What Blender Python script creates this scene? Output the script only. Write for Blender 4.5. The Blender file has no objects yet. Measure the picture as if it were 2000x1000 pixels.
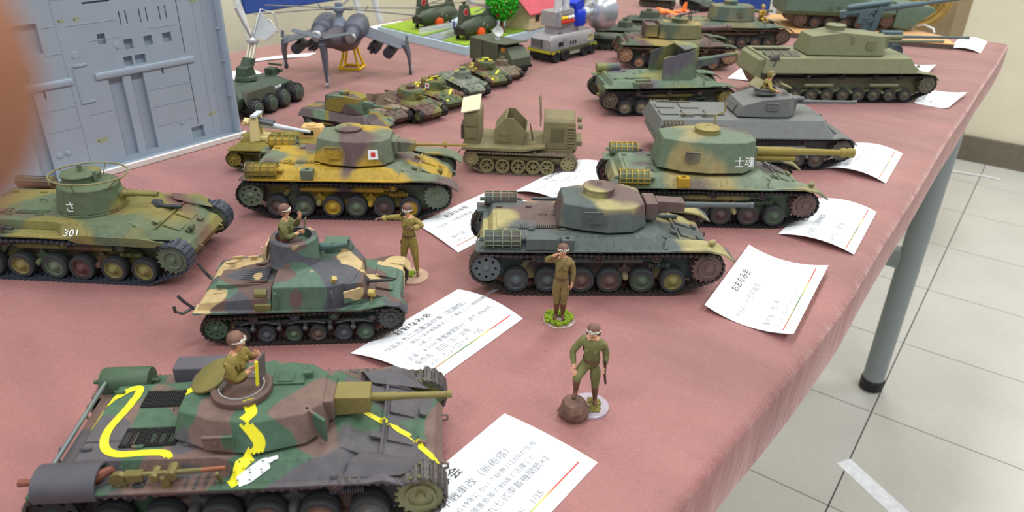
import bpy, math, random
from mathutils import Vector, Matrix, Euler
from mathutils.geometry import tessellate_polygon
from mathutils.bvhtree import BVHTree
from math import sin, cos, pi, radians as R, hypot, atan2
random.seed(7)
SC = bpy.context.scene
COL = SC.collection
TZ = 0.627            # height of the table top above the floor (metres)

# ---------------------------------------------------------------- camera
cam_d = bpy.data.cameras.new('camera'); cam = bpy.data.objects.new('camera', cam_d); COL.objects.link(cam)
cam_d.sensor_width = 36; cam_d.lens = 36 * 1434.08 / 2000; cam_d.clip_start = 0.003; cam_d.clip_end = 60
rot = Matrix(((0.80606907, -0.2937674, 0.51376392), (0.59144655, 0.36896666, -0.716976), (0.02106242, 0.8817961, 0.47116032)))
cam.matrix_world = Matrix.Translation((0, 0, 0.847)) @ rot.to_4x4()
cam_d.dof.use_dof = True; cam_d.dof.focus_distance = 0.42; cam_d.dof.aperture_fstop = 25.8 / 1.3
SC.camera = cam

# ---------------------------------------------------------------- light and exposure
W = bpy.data.worlds.new('world'); SC.world = W; W.use_nodes = True
W.node_tree.nodes['Background'].inputs[0].default_value = (0.86, 0.93, 1.0, 1)
W.node_tree.nodes['Background'].inputs[1].default_value = 0.42
def area(name, loc, sx, sy, power, col=(0.95, 0.98, 1.0), rot_=(0, 0, 0)):
    l = bpy.data.lights.new(name, 'AREA'); l.shape = 'RECTANGLE'; l.size = sx; l.size_y = sy; l.energy = power; l.color = col
    o = bpy.data.objects.new(name, l); COL.objects.link(o); o.location = loc; o.rotation_euler = rot_; return o
LIGHTS = [(-0.6, 0.6), (-0.6, 2.2), (1.1, 0.6), (1.1, 2.2), (-0.6, -1.2), (1.1, -1.2)]
for lx, ly in LIGHTS:
    area('ceiling_lamp_light', (lx, ly, 2.61), 0.28, 1.15, 15)
SC.view_settings.view_transform = 'Standard'; SC.view_settings.look = 'None'
SC.view_settings.exposure = 0.27; SC.view_settings.gamma = 1.0; SC.view_settings.use_curve_mapping = False

# ---------------------------------------------------------------- materials
def lin(c):
    return tuple(((x / 255) / 12.92 if x / 255 <= 0.04045 else ((x / 255 + 0.055) / 1.055) ** 2.4) for x in c)
def _base(name, rough, metal, spec=0.4):
    m = bpy.data.materials.new(name); m.use_nodes = True; nt = m.node_tree; b = nt.nodes['Principled BSDF']
    b.inputs['Roughness'].default_value = rough; b.inputs['Metallic'].default_value = metal
    b.inputs['Specular IOR Level'].default_value = spec
    return m, nt, b
def _bump(nt, b, scale, strength, dist=0.0005, coord=None):
    n = nt.nodes.new('ShaderNodeTexNoise'); n.inputs['Scale'].default_value = scale; n.inputs['Detail'].default_value = 3
    if coord: nt.links.new(coord, n.inputs['Vector'])
    u = nt.nodes.new('ShaderNodeBump'); u.inputs['Strength'].default_value = strength; u.inputs['Distance'].default_value = dist
    nt.links.new(n.outputs['Fac'], u.inputs['Height']); nt.links.new(u.outputs['Normal'], b.inputs['Normal'])
def _var(nt, coord, scale, amt, colsock, detail=4):
    """multiply a colour by a noise between 1-amt and 1+amt"""
    n = nt.nodes.new('ShaderNodeTexNoise'); n.inputs['Scale'].default_value = scale; n.inputs['Detail'].default_value = detail
    nt.links.new(coord, n.inputs['Vector'])
    mr = nt.nodes.new('ShaderNodeMapRange'); mr.inputs[1].default_value = 0.3; mr.inputs[2].default_value = 0.7
    mr.inputs[3].default_value = 1 - amt; mr.inputs[4].default_value = 1 + amt; nt.links.new(n.outputs['Fac'], mr.inputs[0])
    mx = nt.nodes.new('ShaderNodeVectorMath'); mx.operation = 'SCALE'
    nt.links.new(colsock, mx.inputs[0]); nt.links.new(mr.outputs[0], mx.inputs['Scale']); return mx.outputs[0]
MC = {}
def mat(name, rgb, rough=0.6, metal=0.0, var=0.12, vscale=90, bump=0.25, bscale=900, spec=0.4):
    if name in MC: return MC[name]
    m, nt, b = _base(name, rough, metal, spec); tc = nt.nodes.new('ShaderNodeTexCoord')
    c = nt.nodes.new('ShaderNodeRGB'); c.outputs[0].default_value = (*lin(rgb), 1); s = c.outputs[0]
    if var: s = _var(nt, tc.outputs['Object'], vscale, var, s)
    nt.links.new(s, b.inputs['Base Color'])
    if bump: _bump(nt, b, bscale, bump, coord=tc.outputs['Object'])
    MC[name] = m; return m
def camo(name, cols, scale=28, soft=0.02, seed=0.0, rough=0.62, var=0.14, th=0.53, dist=0.4, stretch=(1, 1, 1)):
    """patches of the colours over the first one, one noise field each, plus fine wear"""
    m, nt, b = _base(name, rough, 0, 0.35); tc = nt.nodes.new('ShaderNodeTexCoord')
    c = nt.nodes.new('ShaderNodeRGB'); c.outputs[0].default_value = (*lin(cols[0]), 1); s = c.outputs[0]
    for i, cc in enumerate(cols[1:]):
        mp = nt.nodes.new('ShaderNodeMapping'); mp.inputs['Location'].default_value = (seed + i * 3.7, seed * 1.3 - i * 5.1, i * 2.3)
        mp.inputs['Scale'].default_value = stretch
        nt.links.new(tc.outputs['Object'], mp.inputs['Vector'])
        n = nt.nodes.new('ShaderNodeTexNoise'); n.inputs['Scale'].default_value = scale; n.inputs['Detail'].default_value = 0.6
        n.inputs['Distortion'].default_value = dist; nt.links.new(mp.outputs[0], n.inputs['Vector'])
        mr = nt.nodes.new('ShaderNodeMapRange'); t = th[i] if isinstance(th, (tuple, list)) else th
        mr.inputs[1].default_value = t - soft; mr.inputs[2].default_value = t + soft; nt.links.new(n.outputs['Fac'], mr.inputs[0])
        mx = nt.nodes.new('ShaderNodeMix'); mx.data_type = 'RGBA'; mx.inputs[7].default_value = (*lin(cc), 1)
        nt.links.new(mr.outputs[0], mx.inputs[0]); nt.links.new(s, mx.inputs[6]); s = mx.outputs[2]
    s = _var(nt, tc.outputs['Object'], 260, var, s, 6)
    nt.links.new(s, b.inputs['Base Color']); _bump(nt, b, 1500, 0.2, 0.0003, tc.outputs['Object'])
    MC[name] = m; return m

# ---------------------------------------------------------------- mesh building, millimetres in, metres out
class B:
    def __init__(s): s.v = []; s.f = []; s.m = []; s.cur = 0; s.p = []
    def add(s, vs, fs):
        o = len(s.v); s.p.append((o, len(s.f))); s.v += [tuple(p) for p in vs]; s.f += [tuple(i + o for i in f) for f in fs]; s.m += [s.cur] * len(fs); return s
    def box(s, x0, x1, y0, y1, z0, z1):
        v = [(x, y, z) for x in (x0, x1) for y in (y0, y1) for z in (z0, z1)]
        return s.add(v, [(0, 1, 3, 2), (4, 6, 7, 5), (0, 4, 5, 1), (2, 3, 7, 6), (0, 2, 6, 4), (1, 5, 7, 3)])
    def obox(s, c, size, rot=(0, 0, 0)):
        M = Euler(rot).to_matrix(); hx, hy, hz = [a / 2 for a in size]; c = Vector(c)
        v = [c + M @ Vector((x, y, z)) for x in (-hx, hx) for y in (-hy, hy) for z in (-hz, hz)]
        return s.add(v, [(0, 1, 3, 2), (4, 6, 7, 5), (0, 4, 5, 1), (2, 3, 7, 6), (0, 2, 6, 4), (1, 5, 7, 3)])
    def loft(s, rings, cap=True, closed=True):
        n = len(rings[0]); vs = [p for r in rings for p in r]; fs = []
        for k in range(len(rings) - 1):
            for i in range(n if closed else n - 1):
                j = (i + 1) % n; fs.append((k * n + i, k * n + j, (k + 1) * n + j, (k + 1) * n + i))
        if cap: fs.append(tuple(range(n - 1, -1, -1))); fs.append(tuple((len(rings) - 1) * n + i for i in range(n)))
        return s.add(vs, fs)
    def cyl(s, p0, p1, r0, r1=None, n=12, cap=True):
        p0 = Vector(p0); p1 = Vector(p1); r1 = r0 if r1 is None else r1; d = (p1 - p0).normalized()
        a = d.orthogonal().normalized(); b = d.cross(a)
        ring = lambda p, r: [p + a * (r * cos(2 * pi * i / n)) + b * (r * sin(2 * pi * i / n)) for i in range(n)]
        return s.loft([ring(p0, r0), ring(p1, r1)], cap)
    def lathe(s, c, axis, prof, n=20, cap=True):
        c = Vector(c); d = Vector(axis).normalized(); a = d.orthogonal().normalized(); b = d.cross(a)
        return s.loft([[c + d * h + a * (r * cos(2 * pi * i / n)) + b * (r * sin(2 * pi * i / n)) for i in range(n)] for r, h in prof], cap)
    def tube(s, pts, r, n=6, closed=False):
        pts = [Vector(p) for p in pts]; rings = []; N = len(pts); up = None
        for i, p in enumerate(pts):
            q0 = pts[(i - 1) % N] if (closed or i > 0) else p; q1 = pts[(i + 1) % N] if (closed or i < N - 1) else p
            d = (q1 - q0).normalized()
            if up is None or abs(up.dot(d)) > 0.95: up = d.orthogonal().normalized()
            a = (up - d * up.dot(d)).normalized(); up = a; b = d.cross(a); rr = r[i] if isinstance(r, (list, tuple)) else r
            rings.append([p + a * (rr * cos(2 * pi * k / n)) + b * (rr * sin(2 * pi * k / n)) for k in range(n)])
        if closed: rings.append(rings[0])
        return s.loft(rings, not closed)
    def prism(s, poly, plane, h0, h1):
        f = {'xy': lambda a, b, h: (a, b, h), 'xz': lambda a, b, h: (a, h, b), 'yz': lambda a, b, h: (h, a, b)}[plane]
        return s.loft([[f(a, b, h0) for a, b in poly], [f(a, b, h1) for a, b in poly]])
    def holed(s, outer, holes, plane, h0, h1):
        f = {'xy': lambda a, b, h: (a, b, h), 'xz': lambda a, b, h: (a, h, b), 'yz': lambda a, b, h: (h, a, b)}[plane]
        loops = [outer] + holes; flat = [p for l in loops for p in l]; n = len(flat)
        tri = tessellate_polygon([[Vector((a, b, 0)) for a, b in l] for l in loops])
        vs = [f(a, b, h0) for a, b in flat] + [f(a, b, h1) for a, b in flat]
        fs = [tuple(t) for t in tri] + [tuple(i + n for i in reversed(t)) for t in tri]; o = 0
        for l in loops:
            for i in range(len(l)):
                j = (i + 1) % len(l); fs.append((o + i, o + j, n + o + j, n + o + i))
            o += len(l)
        return s.add(vs, fs)
    def ball(s, c, r, n=10, k=6, half=False):
        r = (r, r, r) if not isinstance(r, (tuple, list)) else r; rings = []; vs = []; fs = []
        a0 = 0 if half else -pi / 2
        for j in range(k + 1):
            t = a0 + (pi / 2 - a0) * j / k
            rings.append([(c[0] + r[0] * cos(t) * cos(2 * pi * i / n), c[1] + r[1] * cos(t) * sin(2 * pi * i / n), c[2] + r[2] * sin(t)) for i in range(n)])
        return s.loft(rings)
    def rivets(s, pts, r=0.35):
        for p in pts:
            x, y, z = p; s.add([(x - r, y, z), (x, y - r, z), (x + r, y, z), (x, y + r, z), (x, y, z + r), (x, y, z - r)],
                               [(0, 1, 4), (1, 2, 4), (2, 3, 4), (3, 0, 4), (1, 0, 5), (2, 1, 5), (3, 2, 5), (0, 3, 5)])
        return s
def circ(x, y, r, n=12, a0=0.0): return [(x + r * cos(a0 + 2 * pi * i / n), y + r * sin(a0 + 2 * pi * i / n)) for i in range(n)]
def rect(x0, x1, y0, y1): return [(x0, y0), (x1, y0), (x1, y1), (x0, y1)]
TR = [0, 0, 0]       # offset in mm added to what is being built (used to seat a turret on its deck)
SF = [0.001]          # current scale of the builder (metres per drawn millimetre)
def mesh(name, b, mats, smooth=35):
    k = SF[0]; me = bpy.data.meshes.new(name); me.from_pydata([((x + TR[0]) * k, (y + TR[1]) * k, (z + TR[2]) * k) for x, y, z in b.v], [], b.f)
    mats = mats if isinstance(mats, (list, tuple)) else [mats]
    for m in mats: me.materials.append(m)
    if len(mats) > 1: me.polygons.foreach_set('material_index', b.m)
    bmr = __import__('bmesh'); bm = bmr.new(); bm.from_mesh(me); bmr.ops.recalc_face_normals(bm, faces=bm.faces); bm.to_mesh(me); bm.free()
    if smooth: me.shade_smooth(); me.set_sharp_from_angle(angle=R(smooth))
    me.update(); return me
def link(name, me, parent=None, bevel=0):
    o = bpy.data.objects.new(name, me); COL.objects.link(o); o.parent = parent
    if bevel:
        m = o.modifiers.new('bevel', 'BEVEL'); m.width = bevel * SF[0]; m.segments = 2; m.limit_method = 'ANGLE'; m.angle_limit = R(35)
    return o
SPLIT = {'tow_hook': 'tow_hook', 'ejector_boss': 'ejector_boss', 'glacis_hatch': 'glacis_plate', 'landing_wheels': 'landing_gear', 'aerial_post': 'aerial_post', 'deck_tools': 'deck_tool', 'deck_grille': 'deck_slat',
         'side_windows': 'side_window', 'windscreen_bars': 'windscreen_bar', 'undercarriage': 'undercarriage_strut', 'steering_levers': 'steering_lever', 'silver_tubes': 'silver_tube', 'locker_door': 'locker_door', 'dish_ribs': 'dish_rib',
         'cuffs': 'cuff', 'white_marks': 'white_mark', 'patches': 'patch', 'cross_rail': 'cross_rail', 'roof_vent': 'roof_vent', 'links': 'link', 'deck_hinge': 'deck_hinge', 'grab_handle': 'grab_handle', 'jacket_pockets': None, 'rivets': None, 'turret_rivets': None, 'louvre_': None}
def part(name, b, mats, parent=None, bevel=0, smooth=35, kind=None, label=None):
    if SPLIT.get(name, 0) is None: kind = 'stuff'
    elif name in SPLIT and len(b.p) > 1:
        ends = b.p[1:] + [(len(b.v), len(b.f))]
        for (v0, f0), (v1, f1) in zip(b.p, ends):
            q = B(); q.add(b.v[v0:v1], [tuple(i - v0 for i in f) for f in b.f[f0:f1]]); o = link(SPLIT[name], mesh(SPLIT[name], q, mats, smooth), parent, bevel)
        return o
    o = link(name, mesh(name, b, mats, smooth), parent, bevel)
    if kind: o['kind'] = kind
    if label: o['label'] = label
    return o
def tag(o, label, cat, group=None):
    o['label'] = label; o['category'] = cat
    if group: o['group'] = group
    return o
def thing(name, label, cat, loc, ang=0, group=None):
    o = bpy.data.objects.new(name, None); COL.objects.link(o); o.empty_display_size = 0.01
    o.location = (loc[0], loc[1], loc[2] if len(loc) > 2 else TZ); o.rotation_euler = (0, 0, R(ang)); return tag(o, label, cat, group)
def text_b(txt, size, width=None, bold=0.0):
    cu = bpy.data.curves.new('t', 'FONT'); cu.body = txt; cu.size = size; cu.resolution_u = 2; cu.offset = bold
    cu.align_x = 'LEFT'; o = bpy.data.objects.new('t', cu); COL.objects.link(o)
    me = bpy.data.meshes.new_from_object(o.evaluated_get(bpy.context.evaluated_depsgraph_get()))
    b = B(); vs = [tuple(v.co) for v in me.vertices]; fs = [tuple(p.vertices) for p in me.polygons]
    bpy.data.objects.remove(o); bpy.data.curves.remove(cu); bpy.data.meshes.remove(me)
    return vs, fs
def letters(name, txt, size, mtl, parent, fn, bold=0.0, label=None):
    """flat lettering whose plane coordinates (u, v) are carried onto a surface by fn; drawn in mm"""
    vs, fs = text_b(txt, size, bold=bold)
    if not fs: return None
    b = B(); b.add([fn(x, y) for x, y, z in vs], fs)
    me = bpy.data.meshes.new(name); k = SF[0]; me.from_pydata([((x + TR[0]) * k, (y + TR[1]) * k, (z + TR[2]) * k) for x, y, z in b.v], [], b.f); me.materials.append(mtl)
    o = link(name, me, parent)
    if label: o['label'] = label
    return o
# ---------------------------------------------------------------- shared materials
BLACK = mat('rubber_black', (38, 40, 42), 0.75, bump=0.4)
TRACK = mat('track_steel', (66, 58, 54), 0.5, 0.35, var=0.35, vscale=400, bump=0.6)
TRACKD = mat('track_dark', (46, 44, 45), 0.5, 0.3, var=0.35, vscale=400, bump=0.6)
TRACKR = mat('track_rusty', (92, 72, 60), 0.7, 0.15, var=0.35, vscale=400, bump=0.6)
TIRE = mat('tire_rubber', (52, 54, 56), 0.7, bump=0.3)
GUNM = mat('gun_metal', (70, 72, 74), 0.45, 0.5)
SKIN = mat('painted_skin', (214, 160, 124), 0.55, var=0.08, bump=0)
OLIVEF = mat('uniform_olive', (128, 110, 66), 0.75, var=0.2, vscale=700, bump=0.4)
OLIVEG = mat('uniform_green', (112, 110, 66), 0.75, var=0.2, vscale=700, bump=0.4)
OLIVEY = mat('uniform_yellow_olive', (138, 122, 60), 0.7, var=0.2, vscale=700, bump=0.4)
LEATH = mat('leather_brown', (104, 66, 50), 0.55, var=0.15, vscale=500)
HELM = mat('padded_helmet_brown', (116, 84, 72), 0.7, var=0.15, vscale=500)
GOGG = mat('goggle_white', (220, 214, 200), 0.5, bump=0)
LENS = mat('goggle_lens', (40, 34, 32), 0.2, bump=0)
PAPER = mat('card_paper', (244, 246, 250), 0.75, var=0.02, vscale=40, bump=0.05)
INK = mat('ink_black', (60, 60, 66), 0.8, var=0, bump=0)
INKL = mat('ink_grey', (150, 152, 160), 0.8, var=0, bump=0)
YEL = mat('yellow_stripe_paint', (232, 222, 40), 0.5, var=0.06, bump=0.1)
WHITEP = mat('white_paint', (226, 228, 230), 0.55, var=0.05, bump=0)
REDP = mat('red_paint', (196, 44, 48), 0.5, var=0.05, bump=0)
DARK = mat('dark_recess', (30, 30, 30), 0.8, var=0, bump=0)
# ---------------------------------------------------------------- room shell
def tile_mat():
    m, nt, b = _base('floor_vinyl', 0.38, 0, 0.4); tc = nt.nodes.new('ShaderNodeTexCoord')
    c = nt.nodes.new('ShaderNodeRGB'); c.outputs[0].default_value = (*lin((190, 188, 182)), 1)
    s = _var(nt, tc.outputs['Object'], 6, 0.05, c.outputs[0]); s = _var(nt, tc.outputs['Object'], 90, 0.03, s)
    nt.links.new(s, b.inputs['Base Color']); _bump(nt, b, 25, 0.05, 0.002, tc.outputs['Object']); return m
FLOORM = tile_mat()
SF[0] = 1.0
o = part('floor', B().box(-3.2, 3.2, -2.2, 2.9, -0.05, -0.004), mat('floor_joint_dark', (92, 88, 78), 0.8, bump=0), None); o['kind'] = 'structure'; fl = o
me = mesh('tile', B().box(-0.1344, 0.1344, -0.1344, 0.1344, -0.004, 0), FLOORM, 0)
for i in range(-6, 8):
    for j in range(-2, 10):
        t = link('tile', me, fl); t.location = (-0.0741 + 0.1355 + 0.271 * i, 1.2124 + 0.1355 + 0.271 * (j - 4), 0)
WALLM = mat('wall_paint', (228, 220, 196), 0.8, var=0.04, vscale=8, bump=0.3, bscale=120)
def struct(name, b, m):
    o = part(name, b, m, None); o['kind'] = 'structure'; return o
struct('wall_back', B().box(-3.2, 3.2, 2.80, 2.9, 0, 2.7), WALLM)
struct('wall_left', B().box(-2.2, -2.1, -2.2, 2.80, 0, 2.7), WALLM)
struct('baseboard_back', B().box(-2.1, 3.2, 2.785, 2.80, 0, 0.083), mat('baseboard_brown', (112, 104, 90), 0.6))
struct('baseboard_left', B().box(-2.1, -2.085, -2.2, 2.785, 0, 0.083), MC['baseboard_brown'])
struct('ceiling', B().box(-2.2, 3.2, -2.2, 3.2, 2.7, 2.8), mat('ceiling_white', (214, 214, 208), 0.9))
LAMPM = bpy.data.materials.new('lamp_glow'); LAMPM.use_nodes = True; _b = LAMPM.node_tree.nodes['Principled BSDF']
_b.inputs['Emission Color'].default_value = (0.95, 0.98, 1, 1); _b.inputs['Emission Strength'].default_value = 4
for i, (lx, ly) in enumerate(LIGHTS):
    t = thing('ceiling_lamp', 'white fluorescent fitting on the ceiling, %s row, %s' % (('table-side', 'aisle-side')[lx > 0], ('over the display', 'near the far wall', 'behind the camera')[[0.6, 2.2, -1.2].index(ly)]), 'lamp', (lx, ly, 2.7), 0, 'ceiling lamps')
    part('lamp_housing', B().box(-0.16, 0.16, -0.62, 0.62, -0.06, 0.0), mat('lamp_white', (230, 230, 228), 0.5, bump=0), t)
    part('diffuser', B().box(-0.13, 0.13, -0.58, 0.58, -0.075, -0.06), LAMPM, t)

# ---------------------------------------------------------------- folding table under its cloth
def cloth_mat():
    m, nt, b = _base('maroon_nonwoven_cloth', 0.55, 0, 0.5); b.inputs['Sheen Weight'].default_value = 0.8; b.inputs['Sheen Roughness'].default_value = 0.4; b.inputs['Sheen Tint'].default_value = (0.95, 0.68, 0.66, 1); tc = nt.nodes.new('ShaderNodeTexCoord')
    c = nt.nodes.new('ShaderNodeRGB'); c.outputs[0].default_value = (*lin((146, 96, 93)), 1)
    mp = nt.nodes.new('ShaderNodeMapping'); mp.inputs['Rotation'].default_value = (0, 0, R(35)); mp.inputs['Scale'].default_value = (1.0, 3.0, 1)
    nt.links.new(tc.outputs['Object'], mp.inputs['Vector'])
    s = _var(nt, mp.outputs[0], 9, 0.18, c.outputs[0], 5); s = _var(nt, tc.outputs['Object'], 1400, 0.12, s, 2)  # broad streaks put wrinkle sheen into the colour; the fine noise is fibre tone
    nt.links.new(s, b.inputs['Base Color'])
    w = nt.nodes.new('ShaderNodeTexVoronoi'); w.inputs['Scale'].default_value = 900; nt.links.new(tc.outputs['Object'], w.inputs['Vector'])
    n = nt.nodes.new('ShaderNodeTexNoise'); n.inputs['Scale'].default_value = 10; n.inputs['Detail'].default_value = 6; nt.links.new(mp.outputs[0], n.inputs['Vector'])
    u = nt.nodes.new('ShaderNodeBump'); u.inputs['Strength'].default_value = 0.5; u.inputs['Distance'].default_value = 0.0004
    u2 = nt.nodes.new('ShaderNodeBump'); u2.inputs['Strength'].default_value = 0.5; u2.inputs['Distance'].default_value = 0.014
    nt.links.new(w.outputs['Distance'], u.inputs['Height']); nt.links.new(n.outputs['Fac'], u2.inputs['Height'])
    nt.links.new(u2.outputs[0], u.inputs['Normal']); nt.links.new(u.outputs[0], b.inputs['Normal']); return m
CLOTH = cloth_mat()
TX0, TX1, TY0, TY1 = -0.845, -0.0605, -0.25, 1.328
tb = thing('folding_table', 'grey steel-legged folding table carrying the model display', 'table', (-0.45, 0.5, 0), 0)
STEEL = mat('grey_leg_paint', (140, 146, 146), 0.5, var=0.04); FOOTB = mat('foot_cap_black', (30, 30, 32), 0.5)
part('table_top', B().box(-0.39, 0.374, -0.74, 0.822, 0.597, 0.6245), mat('table_board', (150, 140, 120), 0.6), tb)
for (x, y) in ((0.357, 0.786), (-0.35, 0.786), (0.348, -0.6), (-0.35, -0.6)):

    l = part('leg', B().cyl((x, y, 0.02), (x, y, 0.60), 0.0185, n=20), STEEL, tb); part('foot_cap', B().lathe((x, y, 0), (0, 0, 1), [(0.017, 0), (0.0205, 0.004), (0.0205, 0.022), (0.0188, 0.024)], 20), FOOTB, l)
for y in (-0.6, 0.786): part('crossbar', B().box(-0.35, 0.348, y - 0.012, y + 0.012, 0.254, 0.285), STEEL, tb)
# cloth: a sheet over the top, hanging a little at the edges
def edge(y):
    pts = ((-0.3, -0.010), (0.2, -0.010), (0.33, -0.001), (0.42, 0.003), (0.6, 0.002), (0.8, 0.0), (1.4, 0.0))
    for (a, p), (c, q) in zip(pts, pts[1:]):
        if a <= y <= c: return p + (q - p) * (y - a) / (c - a)
    return 0
def cloth():
    b = B(); xs = [TX0 - 0.004] + [TX0 + (TX1 - TX0) * i / 60 for i in range(61)] + [TX1 + 0.004]; ys = [TY0 - 0.004] + [TY0 + (TY1 - TY0) * i / 100 for i in range(101)] + [TY1 + 0.004]
    nx, ny = len(xs), len(ys); vs = []
    for j, y in enumerate(ys):
        for i, x in enumerate(xs):
            z = TZ; xx = x + 0.0008 * sin(y * 15) * sin(y * 8 + 1) + edge(y) if i > nx - 4 else x
            if i in (0, nx - 1) or j in (0, ny - 1): z -= 0.004
            vs.append((xx, y, z))
    b.add(vs, [(j * nx + i, j * nx + i + 1, (j + 1) * nx + i + 1, (j + 1) * nx + i) for j in range(ny - 1) for i in range(nx - 1)])
    loop = [j * nx + nx - 1 for j in range(ny)] + [(ny - 1) * nx + i for i in range(nx - 2, -1, -1)] + [j * nx for j in range(ny - 2, -1, -1)] + [i for i in range(1, nx - 1)]
    L = len(loop); hang = []; 
    for k, q in enumerate(loop):
        x, y, z = vs[q]; d = 0.034; w = 0.0004 * sin(k * 0.21)
        sx = 1 if x > TX1 - 0.02 else (-1 if x < TX0 + 0.01 else 0); sy = 1 if y > TY1 - 0.01 else (-1 if y < TY0 + 0.01 else 0)
        hang.append((x - sx * (0.000 - w) , y + sy * (0.004 + w), z - d))
    o = len(b.v); b.v += hang
    for k in range(L): k2 = (k + 1) % L; b.f.append((loop[k], loop[k2], o + k2, o + k)); b.m.append(0)
    return b
tag(part('tablecloth', cloth(), CLOTH, None, smooth=60), 'dusty maroon nonwoven cloth spread over the display table', 'tablecloth')
SF[0] = 0.001
# ---------------------------------------------------------------- running gear shared by the model tanks (x forward, near side is y < 0)
CACHE = {}
def cached(key, fn):
    key = (key, SF[0])
    if key not in CACHE: CACHE[key] = fn()
    return CACHE[key]
def place_mesh(name, me, parent, loc, m=None, rot3=None):
    o = bpy.data.objects.new(name, me); COL.objects.link(o); o.parent = parent; k = SF[0]
    M = Matrix.Translation([c * k for c in loc])
    if rot3: M = M @ rot3.to_4x4()
    o.matrix_local = M
    if m: o.material_slots[0].link = 'OBJECT'; o.material_slots[0].material = m
    return o
def hull2d(pts):
    pts = sorted(set(pts)); cr = lambda o, a, b: (a[0] - o[0]) * (b[1] - o[1]) - (a[1] - o[1]) * (b[0] - o[0])
    def half(ps):
        h = []
        for p in ps:
            while len(h) > 1 and cr(h[-2], h[-1], p) <= 0: h.pop()
            h.append(p)
        return h[:-1]
    return half(pts) + half(pts[::-1])
def track_path(circles, pitch, sag=0.0):
    pts = []
    for x, z, r in circles: pts += [(round(x + r * cos(2 * pi * i / 72), 4), round(z + r * sin(2 * pi * i / 72), 4)) for i in range(72)]
    h = hull2d(pts)[::-1]; L = [0]
    for i in range(len(h)):
        a, b = h[i], h[(i + 1) % len(h)]; L.append(L[-1] + hypot(b[0] - a[0], b[1] - a[1]))
    n = max(12, round(L[-1] / pitch)); out = []; j = 0; zt = max(p[1] for p in h); xs = [c[0] for c in circles]; x0, x1 = min(xs), max(xs)
    for k in range(n):
        d = L[-1] * k / n
        while L[j + 1] < d: j += 1
        a, b = h[j], h[(j + 1) % len(h)]; t = (d - L[j]) / max(L[j + 1] - L[j], 1e-9)
        x = a[0] + (b[0] - a[0]) * t; z = a[1] + (b[1] - a[1]) * t; q = (b[0] - a[0], b[1] - a[1]); l = hypot(*q) or 1
        if sag and z > zt * 0.7 and x0 < x < x1: z -= sag * abs(sin(2.5 * pi * (x - x0) / (x1 - x0)))
        out.append((x, z, q[0] / l, q[1] / l))
    return out, L[-1] / n
def link_b(pitch, w, t=0.9):
    b = B(); h = pitch * 0.46; y = w / 2
    b.box(-h, h, -y, y, -t * 0.5, t * 0.4); b.box(-h * 0.3, h * 0.35, -y * 0.96, y * 0.96, t * 0.4, t * 0.95)
    b.box(-h * 0.35, h * 0.35, -w * 0.07, w * 0.07, -t * 2.2, -t * 0.5)
    for s in (-1, 1): b.box(-h * 0.45, h * 0.45, s * y * 1.0 - 0.4, s * y * 1.0 + 0.4, -t * 0.9, t * 0.6)
    return b
def tracks(root, circles, y, w, m, pitch=3.3, single=True, sag=0.8):
    path, p = track_path(circles, pitch, sag)
    for s in (-1, 1):
        if single and s == -1:
            me = cached(('link', round(p, 3), w, m.name), lambda: mesh('track_link', link_b(p, w), m, 0))
            t = part('track', B().cyl((circles[0][0], s * (y - 1), circles[0][1]), (circles[0][0], s * (y + 1), circles[0][1]), 1.5), m, root)
            for (x, z, tx, tz) in path:
                place_mesh('track_link', me, t, (x, s * y, z), None, Matrix(((tx, 0, -tz), (0, 1, 0), (tz, 0, tx))))
        else:
            lb = link_b(p, w); b = B()
            for (x, z, tx, tz) in path: b.add([(x + tx * a - tz * c, s * y + bb, z + tz * a + tx * c) for a, bb, c in lb.v], lb.f)
            part('track', b, m, root, smooth=0)
def wheel_me(r, w, key='road'):
    def f():
        b = B()
        if key == 'spoke':     # six open windows
            holes = [[(r * 0.52 * cos(a + da) * k, r * 0.52 * sin(a + da) * k) for da, k in ((-0.3, 0.72), (0.3, 0.72), (0.34, 1.3), (-0.34, 1.3))] for a in [i * pi / 3 for i in range(6)]]
            b.holed(circ(0, 0, r * 0.93, 24), holes, 'xz', -0.4, 0.5); b.lathe((0, 0, 0), (0, -1, 0), [(r * 0.2, -1), (r * 0.2, 1.2), (r * 0.12, 1.5), (0.01, 1.5)], 12)
            b.lathe((0, 0, 0), (0, -1, 0), [(r * 0.86, -w / 2), (r, -w / 2), (r, w / 2), (r * 0.86, w / 2), (r * 0.86, -w / 2)], 24, False)
        else:
            if SF[0] < .0006: b.lathe((0, 0, 0), (0, -1, 0), [(r * .7, -w / 2), (r, -w / 2), (r, w / 2), (r * .78, w / 2), (r * .7, w * .4)], 20, False)
            b.lathe((0, 0, 0), (0, -1, 0), [(r * 0.6, -w / 2), (r * 0.74, -w / 2), (r * 0.74, w * 0.47), (r * 0.66, w * 0.47), (r * 0.6, w * 0.3), (r * 0.34, w * 0.38), (r * 0.3, w * 0.5), (r * 0.2, w * 0.55), (r * 0.17, w * 0.66), (r * 0.05, w * 0.7), (0.01, w * 0.7)], 24)
            b.rivets([(r * 0.5 * cos(a), -w * 0.4, r * 0.5 * sin(a)) for a in [i * pi / 4 for i in range(8)]], 0.3)
        return b
    return cached(('wheel', r, w, key), lambda: mesh('road_wheel', f(), BLACK))
def tire_me(r, w):
    return cached(('tire', r, w), lambda: mesh('tire', B().lathe((0, 0, 0), (0, -1, 0), [(r * 0.72, -w / 2), (r * 0.95, -w / 2), (r, -w * 0.42), (r, -w * 0.08), (r * 0.9, -w * 0.05), (r * 0.9, w * 0.05), (r, w * 0.08), (r, w * 0.42), (r * 0.95, w / 2), (r * 0.72, w / 2)], 24, False), TIRE))
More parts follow.
